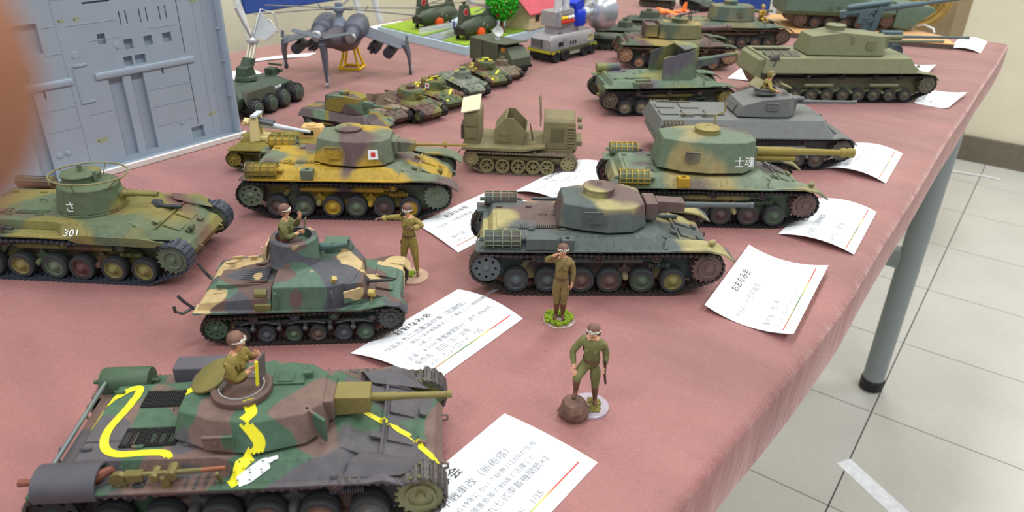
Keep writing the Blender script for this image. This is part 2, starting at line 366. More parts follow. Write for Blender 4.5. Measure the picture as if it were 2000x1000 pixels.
def gear_pts(r, n, h): 
    p = []
    for i in range(n):
        for k, rr in ((0, r - h), (0.3, r - h), (0.42, r), (0.68, r), (0.8, r - h)): p.append((rr * cos(2 * pi * (i + k) / n), rr * sin(2 * pi * (i + k) / n)))
    return p
def sprocket_me(r, w, teeth, key='dish'):
    def f():
        b = B()
        for y0 in (-w / 2, w / 2 - 1.0):
            if key == 'open' : b.holed(gear_pts(r, teeth, r * 0.13), [circ(r * .5 * cos(i * pi / 4), r * .5 * sin(i * pi / 4), r * .16, 8) for i in range(8)], 'xz', y0, y0 + 1)
            else: b.prism(gear_pts(r, teeth, r * 0.13), 'xz', y0, y0 + 1.0)
        b.lathe((0, 0, 0), (0, -1, 0), [(r * 0.5, -w / 2), (r * 0.62, w * 0.5), (r * 0.6, w * 0.62), (r * 0.52, w * 0.62), (r * 0.45, w * 0.4 if key == 'dish' else w * .6), (r * 0.22, w * 0.42), (r * 0.18, w * 0.66), (0.01, w * 0.7)], 20)
        return b
    return cached(('spr', r, w, teeth, key), lambda: mesh('drive_sprocket', f(), BLACK, 30))
def idler_me(r, w, holes=8):
    def f():
        b = B()
        for y0 in (-w / 2, w / 2 - 0.8):
            b.holed(circ(0, 0, r, 24), [circ(r * 0.66 * cos(2 * pi * i / holes), r * 0.66 * sin(2 * pi * i / holes), r * 0.11, 8) for i in range(holes)], 'xz', y0, y0 + 0.8)
        b.lathe((0, 0, 0), (0, -1, 0), [(r * 0.3, -w / 2), (r * 0.28, w * 0.5), (r * 0.22, w * 0.6), (r * 0.1, w * 0.7), (0.01, w * 0.72)], 14)
        b.lathe((0, 0, 0), (0, -1, 0), [(r * 0.92, -w / 2), (r, -w / 2), (r, w / 2 + 0.25), (r * 0.92, w / 2 + 0.25), (r * 0.92, -w / 2)], 24, False)
        return b
    return cached(('idl', r, w, holes), lambda: mesh('idler_wheel', f(), BLACK, 30))
def running(root, g, mats, tm, single=True, hub='road'):
    """g: wheels[x], wr, sp(x,z,r), idl(x,z,r), rollers[(x,z,r)], y, w (track width), pitch"""
    y, w, wr = g['y'], g['w'], g['wr']; n = len(g['wheels']); t = g.get('t', 1.2); tr = TR[:]; TR[:] = [0, 0, 0]
    zc = wr + t
    for s in (-1, 1):
        fl = Matrix.Identity(3) if s == -1 else Matrix(((-1, 0, 0), (0, -1, 0), (0, 0, 1)))
        for i, x in enumerate(g['wheels']):
            m = mats[i] if len(mats) == n else mats[(i * 2 + (1 if s > 0 else 0) + g.get('seed', 0)) % len(mats)]
            o = place_mesh('road_wheel', wheel_me(wr, w * 0.7, hub), root, (x, s * y, zc), m, fl)
            if hub == 'road' and SF[0] > .0006: place_mesh('tire', tire_me(wr, w * 0.7), o, (0, 0, 0))
        for i, (x, z, r) in enumerate(g['rollers']):
            o = place_mesh('return_roller', wheel_me(r, w * 0.55), root, (x, s * (y + 0.5), z), mats[(i + g.get('seed', 0)) % len(mats)], fl)
            if SF[0] > .0006: place_mesh('tire', tire_me(r, w * 0.55), o, (0, 0, 0))
        x, z, r = g['sp']; place_mesh('drive_sprocket', sprocket_me(r, w * 0.8, g.get('teeth', 18), g.get('spkey', 'dish')), root, (x, s * y, z), g.get('spm', mats[0]), fl)
        x, z, r = g['idl']; place_mesh('idler_wheel', idler_me(r, w * 0.7), root, (x, s * y, z), g.get('idm', mats[0]), fl)
    cs = [(g['sp'][0], g['sp'][1], g['sp'][2] - 0.3), (g['idl'][0], g['idl'][1], g['idl'][2] + 0.9)] + [(g['wheels'][0], zc, wr + t * 0.55), (g['wheels'][-1], zc, wr + t * 0.55)]
    tracks(root, cs, y, w, tm, g.get('pitch', 3.3), single, g.get('sag', 0.8))
def suspension(root, g, m):
    b = B(); y = g['y'] - 5; xs = g['wheels']; z = g['wr'] + 1.2
    for s in (-1, 1):
        for i in range(1, len(xs) - 1, 2):
            c = (xs[i] + xs[i + 1]) / 2 if i + 1 < len(xs) else xs[i]
            b.prism([(xs[i] - 1, z - 1.5), (xs[i + 1] + 1, z - 1.5), (xs[i + 1] + 1, z + 1.5), (c + 2, z + 5), (c, z + 9), (c - 2, z + 5), (xs[i] - 1, z + 1.5)], 'xz', s * y - 1, s * y + 1)
            b.lathe((c, s * (y + 4), z + 1.5), (0, s, 0), [(2.2, -4), (2.2, 1), (1.4, 3), (0.01, 3.4)], 10)
        xa, xb = xs[0] + 16, xs[-1] - 18
        b.cyl((xa, s * (y + 3), z + 11.5), (xb, s * (y + 3), z + 11.5), 2.0, n=10); b.cyl((xa - 7, s * (y + 3), z + 11.5), (xb + 7, s * (y + 3), z + 11.5), 0.8, n=8)
        for e in (0, -1):
            b.prism([(xs[e] - 1.2, z - 1), (xs[e] + 1.2, z - 1), (xs[e] + (9 if e == 0 else -9), z + 10), (xs[e] + (5 if e == 0 else -5), z + 10)], 'xz', s * y - 1, s * y + 1)
        for k in range(14): b.cyl((xb + 4 + k * 0.9, s * (y + 3), z + 8), (xb + 4.45 + k * 0.9, s * (y + 3), z + 8), 1.7, n=8)
    part('suspension', b, m, root)

# ---------------------------------------------------------------- small fittings
def slab(poly0, poly1, z0, z1): return B().loft([[(x, y, z0) for x, y in poly0], [(x, y, z1) for x, y in poly1]])
def sym(half):
    """mirror a half outline given on the y >= 0 side from front to rear"""
    return half + [(x, -y) for x, y in half[::-1] if abs(y) > 1e-6]
def grille(root, x0, x1, y0, y1, z, n, m, name='louvre', h=0.5, along='x', dark=None):
    b = B(); d = ((x1 - x0) if along == 'x' else (y1 - y0)) / n
    for i in range(n):
        if along == 'x': b.box(x0 + i * d, x0 + (i + 0.5) * d, y0, y1, z, z + h)
        else: b.box(x0, x1, y0 + i * d, y0 + (i + 0.5) * d, z, z + h)
    q = part('grille_recess', B().box(x0, x1, y0, y1, z - 0.1, z + 0.12), dark or DARK, root)
    part(name, b, m, q, smooth=0, kind='stuff')
def muffler(root, x, y, z, r, L, m, mg, rust=None, bars=5):
    p = part('exhaust_silencer', B().cyl((x - L / 2, y, z), (x + L / 2, y, z), r * 0.8, n=14).cyl((x - L / 2 - 3, y, z), (x + L / 2 + 4, y, z), r * 0.25, n=8), rust or m, root)
    b = B(); s = -1 if y < 0 else 1
    for k in range(bars):
        xx = x - L / 2 + L * k / (bars - 1); b.tube([(xx, y + s * r * cos(t), z + r * sin(t)) for t in [R(-50 + 20 * i) for i in range(12)]], 0.45, 4)
    for t in range(-50, 171, 32): b.box(x - L / 2, x + L / 2, y + s * r * cos(R(t)) - 0.25, y + s * r * cos(R(t)) + 0.25, z + r * sin(R(t)) - 0.25, z + r * sin(R(t)) + 0.25)
    part('silencer_guard', b, mg, root, smooth=0)
def hatch(root, c, r, h, m, name='cupola', lid=True, n=20):
    p = part(name, B().lathe(c, (0, 0, 1), [(r, 0), (r, h), (r * 1.06, h), (r * 1.06, h + 0.8)] + ([(r * 0.9, h + 1.4), (0.01, h + 1.7)] if lid else [(r * 0.85, h + 0.8), (r * 0.85, 0.2), (0.01, 0.2)]), n), m, root)
    if lid: part('hatch_lid_handle', B().tube([(c[0] - 1.5, c[1], c[2] + h + 1.4), (c[0] - 1.2, c[1], c[2] + h + 2.6), (c[0] + 1.2, c[1], c[2] + h + 2.6), (c[0] + 1.5, c[1], c[2] + h + 1.4)], 0.25), m, p)
    return p
def headlamp(root, p, m, r=2.0):
    part('headlamp', B().cyl((p[0] - 1, p[1], p[2] - 3), (p[0] - 1, p[1], p[2]), 0.5, n=6).lathe((p[0] - 2, p[1], p[2]), (1, 0, 0), [(0.5, -1.2), (r * 0.8, 0), (r, 1.6), (r, 2.4), (r * 0.85, 2.5), (0.01, 2.7)], 12), m, root)
def barrel(root, p, L, r, m, name='gun_barrel', elev=0, muzzle=None, steps=None):
    d = Vector((cos(R(elev)), 0, sin(R(elev)))); p = Vector(p)
    pr = steps or [(r * 1.25, 0), (r * 1.2, L * 0.3), (r, L * 0.32), (r * 0.9, L * 0.93), (r * 1.15, L * 0.94), (r * 1.15, L), (r * 0.6, L), (r * 0.6, L - 1.5), (0.01, L - 1.5)]
    return part(name, B().lathe(p, d, pr, 14), m, root)
def tools(root, z, m1, m2):
    part('shovel', B().cyl((-20, -29, z), (-2, -29, z), 0.5, n=6).obox((1, -29, z), (6, 3.6, 0.5)), m2, root)
    part('tool_bar', B().cyl((-18, 27, z), (12, 27, z), 0.5, n=6), m1, root)
def vis(root, c, size, m, side=-1):
    x, y, z = c; b = B().box(x - size[0] / 2, x + size[0] / 2, min(y, y + side), max(y, y + side), z - size[1] / 2, z + size[1] / 2)
    b.lathe((x - size[0] * .1, y + side * .9, z), (0, side, 0), [(1.1, 0), (1.0, .6), (0.01, .8)], 8)
    b.cyl((x - size[0] / 2, y + side * 1.1, z + size[1] / 2), (x + size[0] / 2, y + side * 1.1, z + size[1] / 2), 0.45, n=6)
    part('vision_port', b, m, root, smooth=30)

# ---------------------------------------------------------------- medium tank hull of the 97 family
GEAR97 = dict(wheels=[-47, -29, -9, 7, 26, 44], wr=7.4, sp=(63, 17.5, 9.4), idl=(-64, 17, 8.2), rollers=[(-34, 24, 3.4), (0, 24, 3.2), (33, 24, 3.4)], y=28, w=9.6, pitch=3.3)
def hull97(root, m, rear_open=False, short=False):
    b = B().prism([(-63, 12), (-68, 22), (-66, 31), (50, 31), (60, 28), (68, 22), (67, 14), (58, 7), (-52, 7)], 'xz', -21.5, 21.5)
    part('lower_hull', b, m, root, 0.5)
    if rear_open:
        pb = sym([(42, 20), (34, 31), (0, 31.5), (-6, 24), (-62, 24)]); pt = sym([(36, 18), (28, 25), (0, 26), (-8, 23), (-58, 21)])
    else:
        pb = sym([(42, 20), (36, 31), (-52, 31.5), (-63, 27)]); pt = sym([(36, 18), (30, 26), (-46, 26), (-60, 23)])
    s = part('superstructure', B().loft([[(x, y, 31) for x, y in pb], [(x, y, 36.5 if x > -20 else 35.6) for x, y in pt]]), m, root, 0.5)
    g = B().prism([(34, 36.5), (37, 35.2), (43, 32.4), (68, 24.5), (71, 20), (66, 20), (40, 30)], 'xz', -20.5, 20.5)
    part('glacis', g, m, root, 0.4)
    for sd in (-1, 1):
        y0, y1 = (sd * 20, sd * 33.5) if sd > 0 else (sd * 33.5, sd * 20)
        if short: f = B().prism([(-70, 30.4), (44, 30.4), (50, 31.2), (58, 28.6), (58, 29.4), (50, 32.2), (44, 31.2), (-70, 31.2)], 'xz', y0, y1)
        else: f = B().prism([(-70, 30.4), (38, 30.4), (46, 31), (60, 31), (70, 29), (77, 24.5), (77.6, 25.2), (70.5, 30), (60, 32.2), (46, 32.2), (38, 31.2), (-70, 31.2)], 'xz', y0, y1)
        part('fender', f, m, root)
        f2 = B().loft([[(36, sd * 31, 31.3), (56, sd * 31, 31.6), (62 if short else 74, sd * 24, 27.5), (44, sd * 20, 33)], [(38, sd * 26, 35.4), (52, sd * 26, 34.8), (66, sd * 21, 28.6), (42, sd * 20, 34)]])
        part('fender_housing', f2, m, root, 0.4)
    hr = B()
    hr.box(48, 49, -20, 20, 32.0, 32.5)
    for sd in (-1, 1): hr.obox((55, sd * 8, 29.9), (10, 9, 1), (0, R(20), 0)); hr.obox((46, sd * 11, 33.2), (4, 3, 1), (0, R(20), 0)); hr.obox((63, sd * 8, 27.2), (3, 4, 1.4), (0, R(20), 0))
    part('glacis_hatch', hr, m, root)
    rv = [(x, sd * 31.0, 32.8) for x in range(-48, 36, 4) for sd in (-1, 1)] + [(x, sd * 26.1, 36.8) for x in range(-44, 28, 4) for sd in (-1, 1)] + [(4, -29.2 , z) for z in (33, 34.5, 35.8)] + [(8, -29.2, z) for z in (33, 34.5, 35.8)]
    part('rivets', B().rivets(rv, 0.42), m, root, smooth=0)
    e = B().box(-58, -20, -12, 12, 35.2, 36.2); part('engine_hatch', e, m, root, 0.2)
    grille(root, -36, -16, -14, -9.5, 36.1, 18, m); grille(root, -45, -39.5, -14.5, -8.5, 36.1, 5, m)
    h = B()
    for x in (-56, -38, -20):
        for y in (-16, 16): h.obox((x, y, 36.3), (3, 1.4, 0.9)); h.cyl((x - 2, y, 36.7), (x + 2, y, 36.7), 0.5, n=6)
    for x in (-30, -22): h.tube([(x - 2, 4, 36.1), (x - 1.5, 4, 37.3), (x + 1.5, 4, 37.3), (x + 2, 4, 36.1)], 0.3, 5)
    part('deck_hinge', h, m, root)
    r_ = B()
    for y in (-12, 12): r_.tube([(-66, y, 22), (-69, y, 22), (-69, y, 30), (-67, y, 34)], 0.4, 5)
    r_.box(-70, -67, -3, 3, 14, 17); r_.tube([(70, -14, 17), (73, -14, 18), (73, -14, 20), (70, -14, 21)], 0.6, 5); r_.tube([(70, 14, 17), (73, 14, 18), (73, 14, 20), (70, 14, 21)], 0.6, 5)
    part('tow_hook', r_, m, root)
    return s
def turret(root, m, pb, pt, z0, z1, name='turret', crown=0.0, bevel=0.6):
    b = B().loft([[(x, y, z0) for x, y in pb], [(x, y, z1) for x, y in pt]] + ([[(x * 0.55 + pt[0][0] * 0.0, y * 0.5, z1 + crown) for x, y in pt]] if crown else []))
    t = part(name, b, m, root, bevel)
    part('turret_ring', B().lathe((0, 0, z0 - 1.2), (0, 0, 1), [(19, 0), (19, 1.3)], 28), m, root)
    return t
def decal(root, tgt, name, b, m, label=None):
    o = part(name, b, m, root, smooth=0)
    if label: o['label'] = label
    return o
def drape(root, targets, pts, w, m, name='yellow_stripe', dr=(0, 0, -1), h=0.25, start=120, dash=1.2):
    """a painted band laid over the model's own surfaces (metre space of the root), pts in mm in the plane across dr"""
    bv = []
    for o in targets:
        me = o.data; bv.append(BVHTree.FromPolygons([v.co.copy() for v in me.vertices], [tuple(p.vertices) for p in me.polygons]))
    k = SF[0]; d = Vector(dr).normalized(); P = []
    if len(pts) > 2:
        q = [Vector(p) for p in pts]; q = [2 * q[0] - q[1]] + q + [2 * q[-1] - q[-2]]; pts = []
        for i in range(1, len(q) - 2):
            for j in range(4): u = j / 4; pts.append(0.5 * ((2 * q[i]) + (q[i + 1] - q[i - 1]) * u + (2 * q[i - 1] - 5 * q[i] + 4 * q[i + 1] - q[i + 2]) * u * u + (3 * q[i] - q[i - 1] - 3 * q[i + 1] + q[i + 2]) * u ** 3))
        pts.append(q[-2])
    for a, c in zip(pts, pts[1:]):
        a = Vector(a); c = Vector(c); n = max(1, int((c - a).length / dash)); P += [a.lerp(c, i / n) for i in range(n)]
    P.append(Vector(pts[-1])); ring = []
    for i, p in enumerate(P):
        t = (P[min(i + 1, len(P) - 1)] - P[max(i - 1, 0)]).normalized(); s_ = t.cross(d).normalized() * (w / 2); row = []
        for f in (-1, -0.5, 0, 0.5, 1):
            q = (p + s_ * f) * k; o_ = q - d * start * k; best = None
            for tr in bv:
                hit = tr.ray_cast(o_, d, 0.5)
                if hit[0] is not None and (best is None or hit[3] < best[1]): best = (hit[0], hit[3])
            row.append(((best[0] - d * h * k) / k) if best else None)
        ring.append(row)
    b = B()
    for i in range(len(ring) - 1):
        for j in range(4):
            q = [ring[i][j], ring[i][j + 1], ring[i + 1][j + 1], ring[i + 1][j]]
            if all(q) and max((q[0] - q[2]).length, (q[1] - q[3]).length) < dash * 7: b.add([tuple(v) for v in q], [(0, 1, 2, 3)])
    if b.f: return part(name, b, m, root, smooth=0)
# ---------------------------------------------------------------- figures: one skinned body each, 47 mm tall, facing +x
def figure(name, label, loc, ang, J, cloth, boots=None, base=None, helm=HELM, gloves=None, cap=True, look=0.0, scale=1.0, waist_cut=None, goggles='up', cat='figurine', belt=True):
    """J: joints in mm -> pelvis, chest, neck, head, then shoulder/elbow/wrist and hip/knee/ankle/toe for l and r"""
    k = SF[0]; SF[0] = 0.001 * scale
    t = thing(name, label, cat, loc, ang)
    V, E_, RAD, MT = [], [], [], []
    def vtx(p, r, m): V.append(Vector(p)); RAD.append(r); MT.append(m); return len(V) - 1
    def chain(pts):
        last = None
        for it in pts:
            i = it if isinstance(it, int) else vtx(*it)
            if last is not None: E_.append((last, i))
            last = i
        return last
    P = {a: Vector(b) for a, b in J.items()}
    pel = vtx(P['pelvis'], 3.7, 0); wa = vtx(P['pelvis'].lerp(P['chest'], 0.45), 3.5, 0); ch = vtx(P['chest'], 4.1, 0); up = vtx(P['chest'].lerp(P['neck'], 0.6), 2.6, 0)
    nk = vtx(P['neck'], 1.35, 1); E_ += [(pel, wa), (wa, ch), (ch, up), (up, nk)]
    hd = P['head']; f = Vector((cos(R(look)), sin(R(look)), 0)); side = Vector((-f.y, f.x, 0))
    chain([nk, (hd + f * 0.5 + Vector((0, 0, -1.3)), 1.75, 1), (hd + Vector((0, 0, 0.3)), 2.45, 1), (hd + Vector((0, 0, 1.7)), 2.1, 1)])
    G = B(); gm = 1 if not gloves else 2
    for s in ('l', 'r'):
        a, b, c = P['sh' + s], P['el' + s], P['wr' + s]; q = (c - b).normalized(); palm = c + q * 1.5
        chain([up, (a, 2.1, 0), (a.lerp(b, 0.5), 1.9, 0), (b, 1.65, 0), (b.lerp(c, 0.7), 1.4, 0), (c, 0.8, gm), (palm, 0.95, gm)])
        cr = J.get('palm' + s); nrm = Vector(cr) if cr else q.cross(Vector((0, 0, 1))); nrm = nrm.normalized(); lat = q.cross(nrm).normalized(); curl = J.get('curl', 0.55)
        for i, (o, L) in enumerate(((-0.75, 1.9), (-0.25, 2.15), (0.25, 2.0), (0.72, 1.6))):
            r0 = palm + lat * o + q * 0.4; G.tube([r0, r0 + q * L * 0.5 + nrm * curl * 0.4, r0 + q * L * 0.85 + nrm * curl * 1.2], [0.36, 0.34, 0.26], 5)
        G.tube([c + lat * -0.6 + q * 0.4, c + lat * -1.3 + q * 1.3 + nrm * 0.3, c + lat * -1.2 + q * 2.1 + nrm * 0.7], [0.4, 0.36, 0.28], 5)
        if 'hip' + s in P:
            h, n_, a_, to = P['hip' + s], P['kn' + s], P['an' + s], P['toe' + s]
            chain([pel, (h, 2.8, 3), (h.lerp(n_, 0.5), 2.9, 3), (n_, 2.0, 3), (n_.lerp(a_, 0.4), 1.75, 4), (a_ + Vector((0, 0, 0.6)), 1.05, 4), (a_ + (to - a_) * 0.4 + Vector((0, 0, -0.1)), 1.05, 5), (to, 0.9, 5)])
    me = bpy.data.meshes.new('body'); me.from_pydata([tuple(v) for v in V], E_, []); o = bpy.data.objects.new('body', me); COL.objects.link(o)
    sk = o.modifiers.new('skin', 'SKIN'); sk.use_smooth_shade = True; 
    for i, sv in enumerate(me.skin_vertices[0].data): sv.radius = (RAD[i], RAD[i]); sv.use_root = (i == 0)
    o.modifiers.new('sub', 'SUBSURF').levels = 1
    me2 = bpy.data.meshes.new_from_object(o.evaluated_get(bpy.context.evaluated_depsgraph_get()))
    bpy.data.objects.remove(o)
    hand_m = gloves or SKIN; mats = [cloth, SKIN, hand_m, J.get('trousers') or cloth, boots or LEATH, LEATH]
    b = B(); vs = [tuple(v.co) for v in me2.vertices]; o_ = 0
    b.v = vs; b.f = [tuple(p.vertices) for p in me2.polygons]
    mids = [(V[i] + V[j]) / 2 for i, j in E_]
    def reg(c):
        best = min(range(len(V)), key=lambda i: (V[i] - c).length - RAD[i] * 0.35); return MT[best]
    b.m = [reg(sum((Vector(vs[i]) for i in f_), Vector()) / len(f_)) for f_ in b.f]
    b.cur = gm; b.add(G.v, G.f); b.cur = 1
    # face: nose, ears, mouth line, eyes
    z = Vector((0, 0, 1)); fc = hd + f * 2.2
    b.obox(fc + z * -0.1, (0.9, 0.5, 0.9), (0, 0, R(look)))
    for s in (-1, 1): b.ball(hd + side * (s * 2.4) + z * -0.1, (0.5, 0.35, 0.8), 6, 4)
    b.cur = 5; b.obox(fc - z * 1.25 + f * -0.1, (0.3, 1.1, 0.18), (0, 0, R(look)))
    for s in (-1, 1): b.obox(fc + side * (s * 0.75) + z * 0.45 - f * 0.05, (0.2, 0.5, 0.22), (0, 0, R(look)))
    body = part('body', b, mats, t, smooth=60)
    bpy.data.meshes.remove(me2)
    if cap:
        h = B(); prof = [(2.75, -0.1), (2.95, 0.8), (2.8, 1.9), (2.1, 2.9), (1.0, 3.35), (0.01, 3.45)]
        h.lathe(hd + z * 0.5 - f * 0.35, (0, 0, 1), prof, 14); h.tube([hd + side * (s * 2.2) + z * zz - f * 0.4 for s, zz in ((-1, 0.6), (-1, -1.2), (1, -1.2), (1, 0.6))][:2], 1.0, 6); h.tube([hd + side * 2.2 + z * 0.6 - f * 0.4, hd + side * 2.2 - z * 1.2 - f * 0.4], 1.0, 6)
        h.ball(hd - f * 1.3 - z * 0.2, (1.9, 2.2, 2.0), 8, 5)
        hp = part('padded_helmet', h, helm, t, smooth=50)
        g = B(); zz = 1.15 if goggles == 'up' else 0.45
        for s in (-1, 1): g.lathe(hd + f * 2.35 + side * (s * 1.0) + z * zz, f, [(0.85, -0.3), (0.85, 0.3), (0.62, 0.3), (0.6, 0.1)], 10, False)
        g.obox(hd + f * 2.5 + z * zz, (0.5, 0.5, 0.4), (0, 0, R(look)))
        g.tube([hd + f * (2.75 * cos(a)) + side * (2.85 * sin(a)) + z * zz for a in [R(-100 + 20 * i) for i in range(11)]], 0.28, 4)
        gg = part('goggles', g, GOGG, t, smooth=50)
        part('goggle_lens', B().lathe(hd + f * 2.35 + side * 1.0 + z * zz, f, [(0.01, 0.22), (0.66, 0.22), (0.66, 0.0)], 10).lathe(hd + f * 2.35 - side * 1.0 + z * zz, f, [(0.01, 0.22), (0.66, 0.22), (0.66, 0.0)], 10), LENS, gg)
    if belt:
        pz = P['pelvis'].lerp(P['chest'], 0.3); ax = (P['chest'] - P['pelvis']).normalized()
        part('belt', B().lathe(pz, ax, [(3.7, -0.5), (3.95, -0.45), (3.95, 0.45), (3.7, 0.5), (3.7, -0.5)], 16, False).obox(pz + Vector((3.8, 0, 0)), (0.5, 1.2, 1.1)), LEATH, t)
        jc = P['chest']; fr = B()
        for s in (-1, 1): fr.obox(jc + Vector((3.4, s * 1.8, 0.4)), (1.0, 1.9, 1.7), (0, R(-8), R(s * 18)))
        fr.tube([P['neck'] + Vector((1.3 * cos(a), 1.5 * sin(a), -0.6)) for a in [i * pi / 5 for i in range(10)]], 0.5, 5, True)
        for i in range(4): fr.ball(jc + Vector((4.0 - 0.1 * i, 0, 1.2 - i * 1.5)), 0.28, 6, 4)
        part('jacket_pockets', fr, cloth, t)
    SF[0] = k; return t
STAND = dict(pelvis=(0, 0, 24), chest=(0.3, 0, 33.5), neck=(0.3, 0, 39.0), head=(0.7, 0, 42.6), shl=(0.1, 4.6, 36.6), shr=(0.1, -4.6, 36.6),
             ell=(-0.6, 6.0, 29.8), elr=(-0.6, -6.0, 29.8), wrl=(1.0, 6.0, 23.6), wrr=(1.0, -6.0, 23.6),
             hipl=(0, 2.1, 22.6), hipr=(0, -2.1, 22.6), knl=(0.5, 2.5, 12.8), knr=(0.5, -2.5, 12.8), anl=(-0.2, 2.7, 2.2), anr=(-0.2, -2.7, 2.2), toel=(3.4, 3.3, 0.9), toer=(3.4, -3.3, 0.9))
def pose(**k): d = dict(STAND); d.update(k); return d
def bust(**k):
    d = {a: b for a, b in STAND.items() if not a.startswith(('hip', 'kn', 'an', 'toe'))}; d.update(k); return d
def disc_base(t, r, m, rx=None, h=0.6, n=20):
    part('base', B().lathe((0, 0, 0), (0, 0, 1), [(r, 0), (r, h * 0.8), (r * 0.95, h), (0.01, h)], n), m, t)
def at(t0, x, y, z): return (t0[0] + (x * cos(R(t0[2])) - y * sin(R(t0[2]))) * 0.001, t0[1] + (x * sin(R(t0[2])) + y * cos(R(t0[2]))) * 0.001, TZ + z * 0.001)
# ================================================================ the six medium tanks of the front rows
GRN = (62, 78, 64); BRN = (94, 74, 66); YLO = (134, 122, 62); GREY = (88, 92, 86); DGRY = (82, 80, 82)
CUPR = 8.5
def hexturret(L0, L1, w, nose=0.55):
    """plan of a long six-sided turret: bustle behind, wide in the middle, cheeks to the front"""
    return sym([(L1, w * nose), (L1 - 9, w * 0.93), (0, w), (-L0 * 0.55, w * 0.82), (-L0, w * 0.6)])
def scalep(p, kx, ky=None, dx=0): return [(x * kx + dx, y * (ky or kx)) for x, y in p]

def tank_frame(name, label, loc, ang): return thing(name, label, 'model tank', loc, ang)

BZ = -2             # the hulls sit a little lower than drawn
# --- grey-green
def tank_mid():
    t = tank_frame('medium_tank', 'brown, dark grey and faded yellow camouflaged tank behind the saluting soldier', (-0.1928, 0.3517), 38)
    m = camo('camo_mid', [(100, 82, 78), (156, 146, 100), (82, 90, 88)], 24, 0.04, 3.9, th=(0.50, 0.53))
    g = dict(GEAR97, seed=1, spm=mat('wheel_brown', (98, 76, 72)), idm=mat('wheel_grey', (84, 90, 92)))
    wm = [mat('wheel_grey', (84, 90, 92)), MC['wheel_grey'], MC['wheel_brown'], MC['wheel_brown'], mat('wheel_green', (78, 92, 76)), mat('wheel_olive', (124, 116, 70))]
    running(t, g, wm, TRACK); suspension(t, g, m); TR[2] = BZ; hull97(t, m)
    TR[:] = [5, 0, -4.5 + BZ]; pb = hexturret(28, 24, 23.5); tu = turret(t, m, pb, scalep(pb, 0.9, 0.84, 0.5), 42, 55.5, crown=1.6)
    hatch(t, (-3, 1, 56), 9, 4.5, m); vis(t, (-9, -23.4, 52), (11, 7), m)
    part('turret_rivets', B().rivets([(x, -23.8 + abs(x) * .03, z) for x in (2, 5) for z in (45, 47.5, 50, 52.5, 55)] + [(12, -23.0, z) for z in (45, 49, 53)] + [(-27 + 0, -16.5, z) for z in (45, 49, 53)] + [(-5 + 8.6 * cos(a) + 2, 1 + 9.6 * sin(a), 59) for a in [i * pi / 6 for i in range(12)]], 0.42), m, t)
    part('mantlet', B().box(24, 31, -8, 8, 43.5, 54).prism([(31, 46), (31, 54), (48, 53), (48, 47)], 'xz', -4.5, 4.5), m, t, 0.5)
    barrel(t, (48, 0, 50), 42, 1.5, mat('wheel_grey', (84, 90, 92)))
    TR[:] = [0, 0, BZ]; part('bow_machine_gun', B().lathe((40, 10, 33), (1, 0, 0), [(3.2, -2), (3.2, 1), (1.4, 3), (1.3, 13), (0.6, 13)], 10), MC['wheel_grey'], t)
    part('rear_machine_gun', B().cyl((-22, 6, 46), (-37, 6, 46), 1.0, n=8), GUNM, t)
    for s in (-1, 1): muffler(t, -55, s * 28, 36, 5, 20, m, mat('mesh_grey_green', (112, 120, 96)), bars=5)
    part('stowage_box', B().box(-42, -24, -33, -27, 31.5, 38.5), m, t, 0.4); part('jack_block', B().holed(rect(-22, -15, -33.5, -27), [circ(-18.5, -30, 1.5, 8)], 'xy', 31.5, 38), m, t)
    headlamp(t, (66, -26, 33.5), m); headlamp(t, (58, 24, 36), m, 1.6); TR[:] = [0, 0, 0]
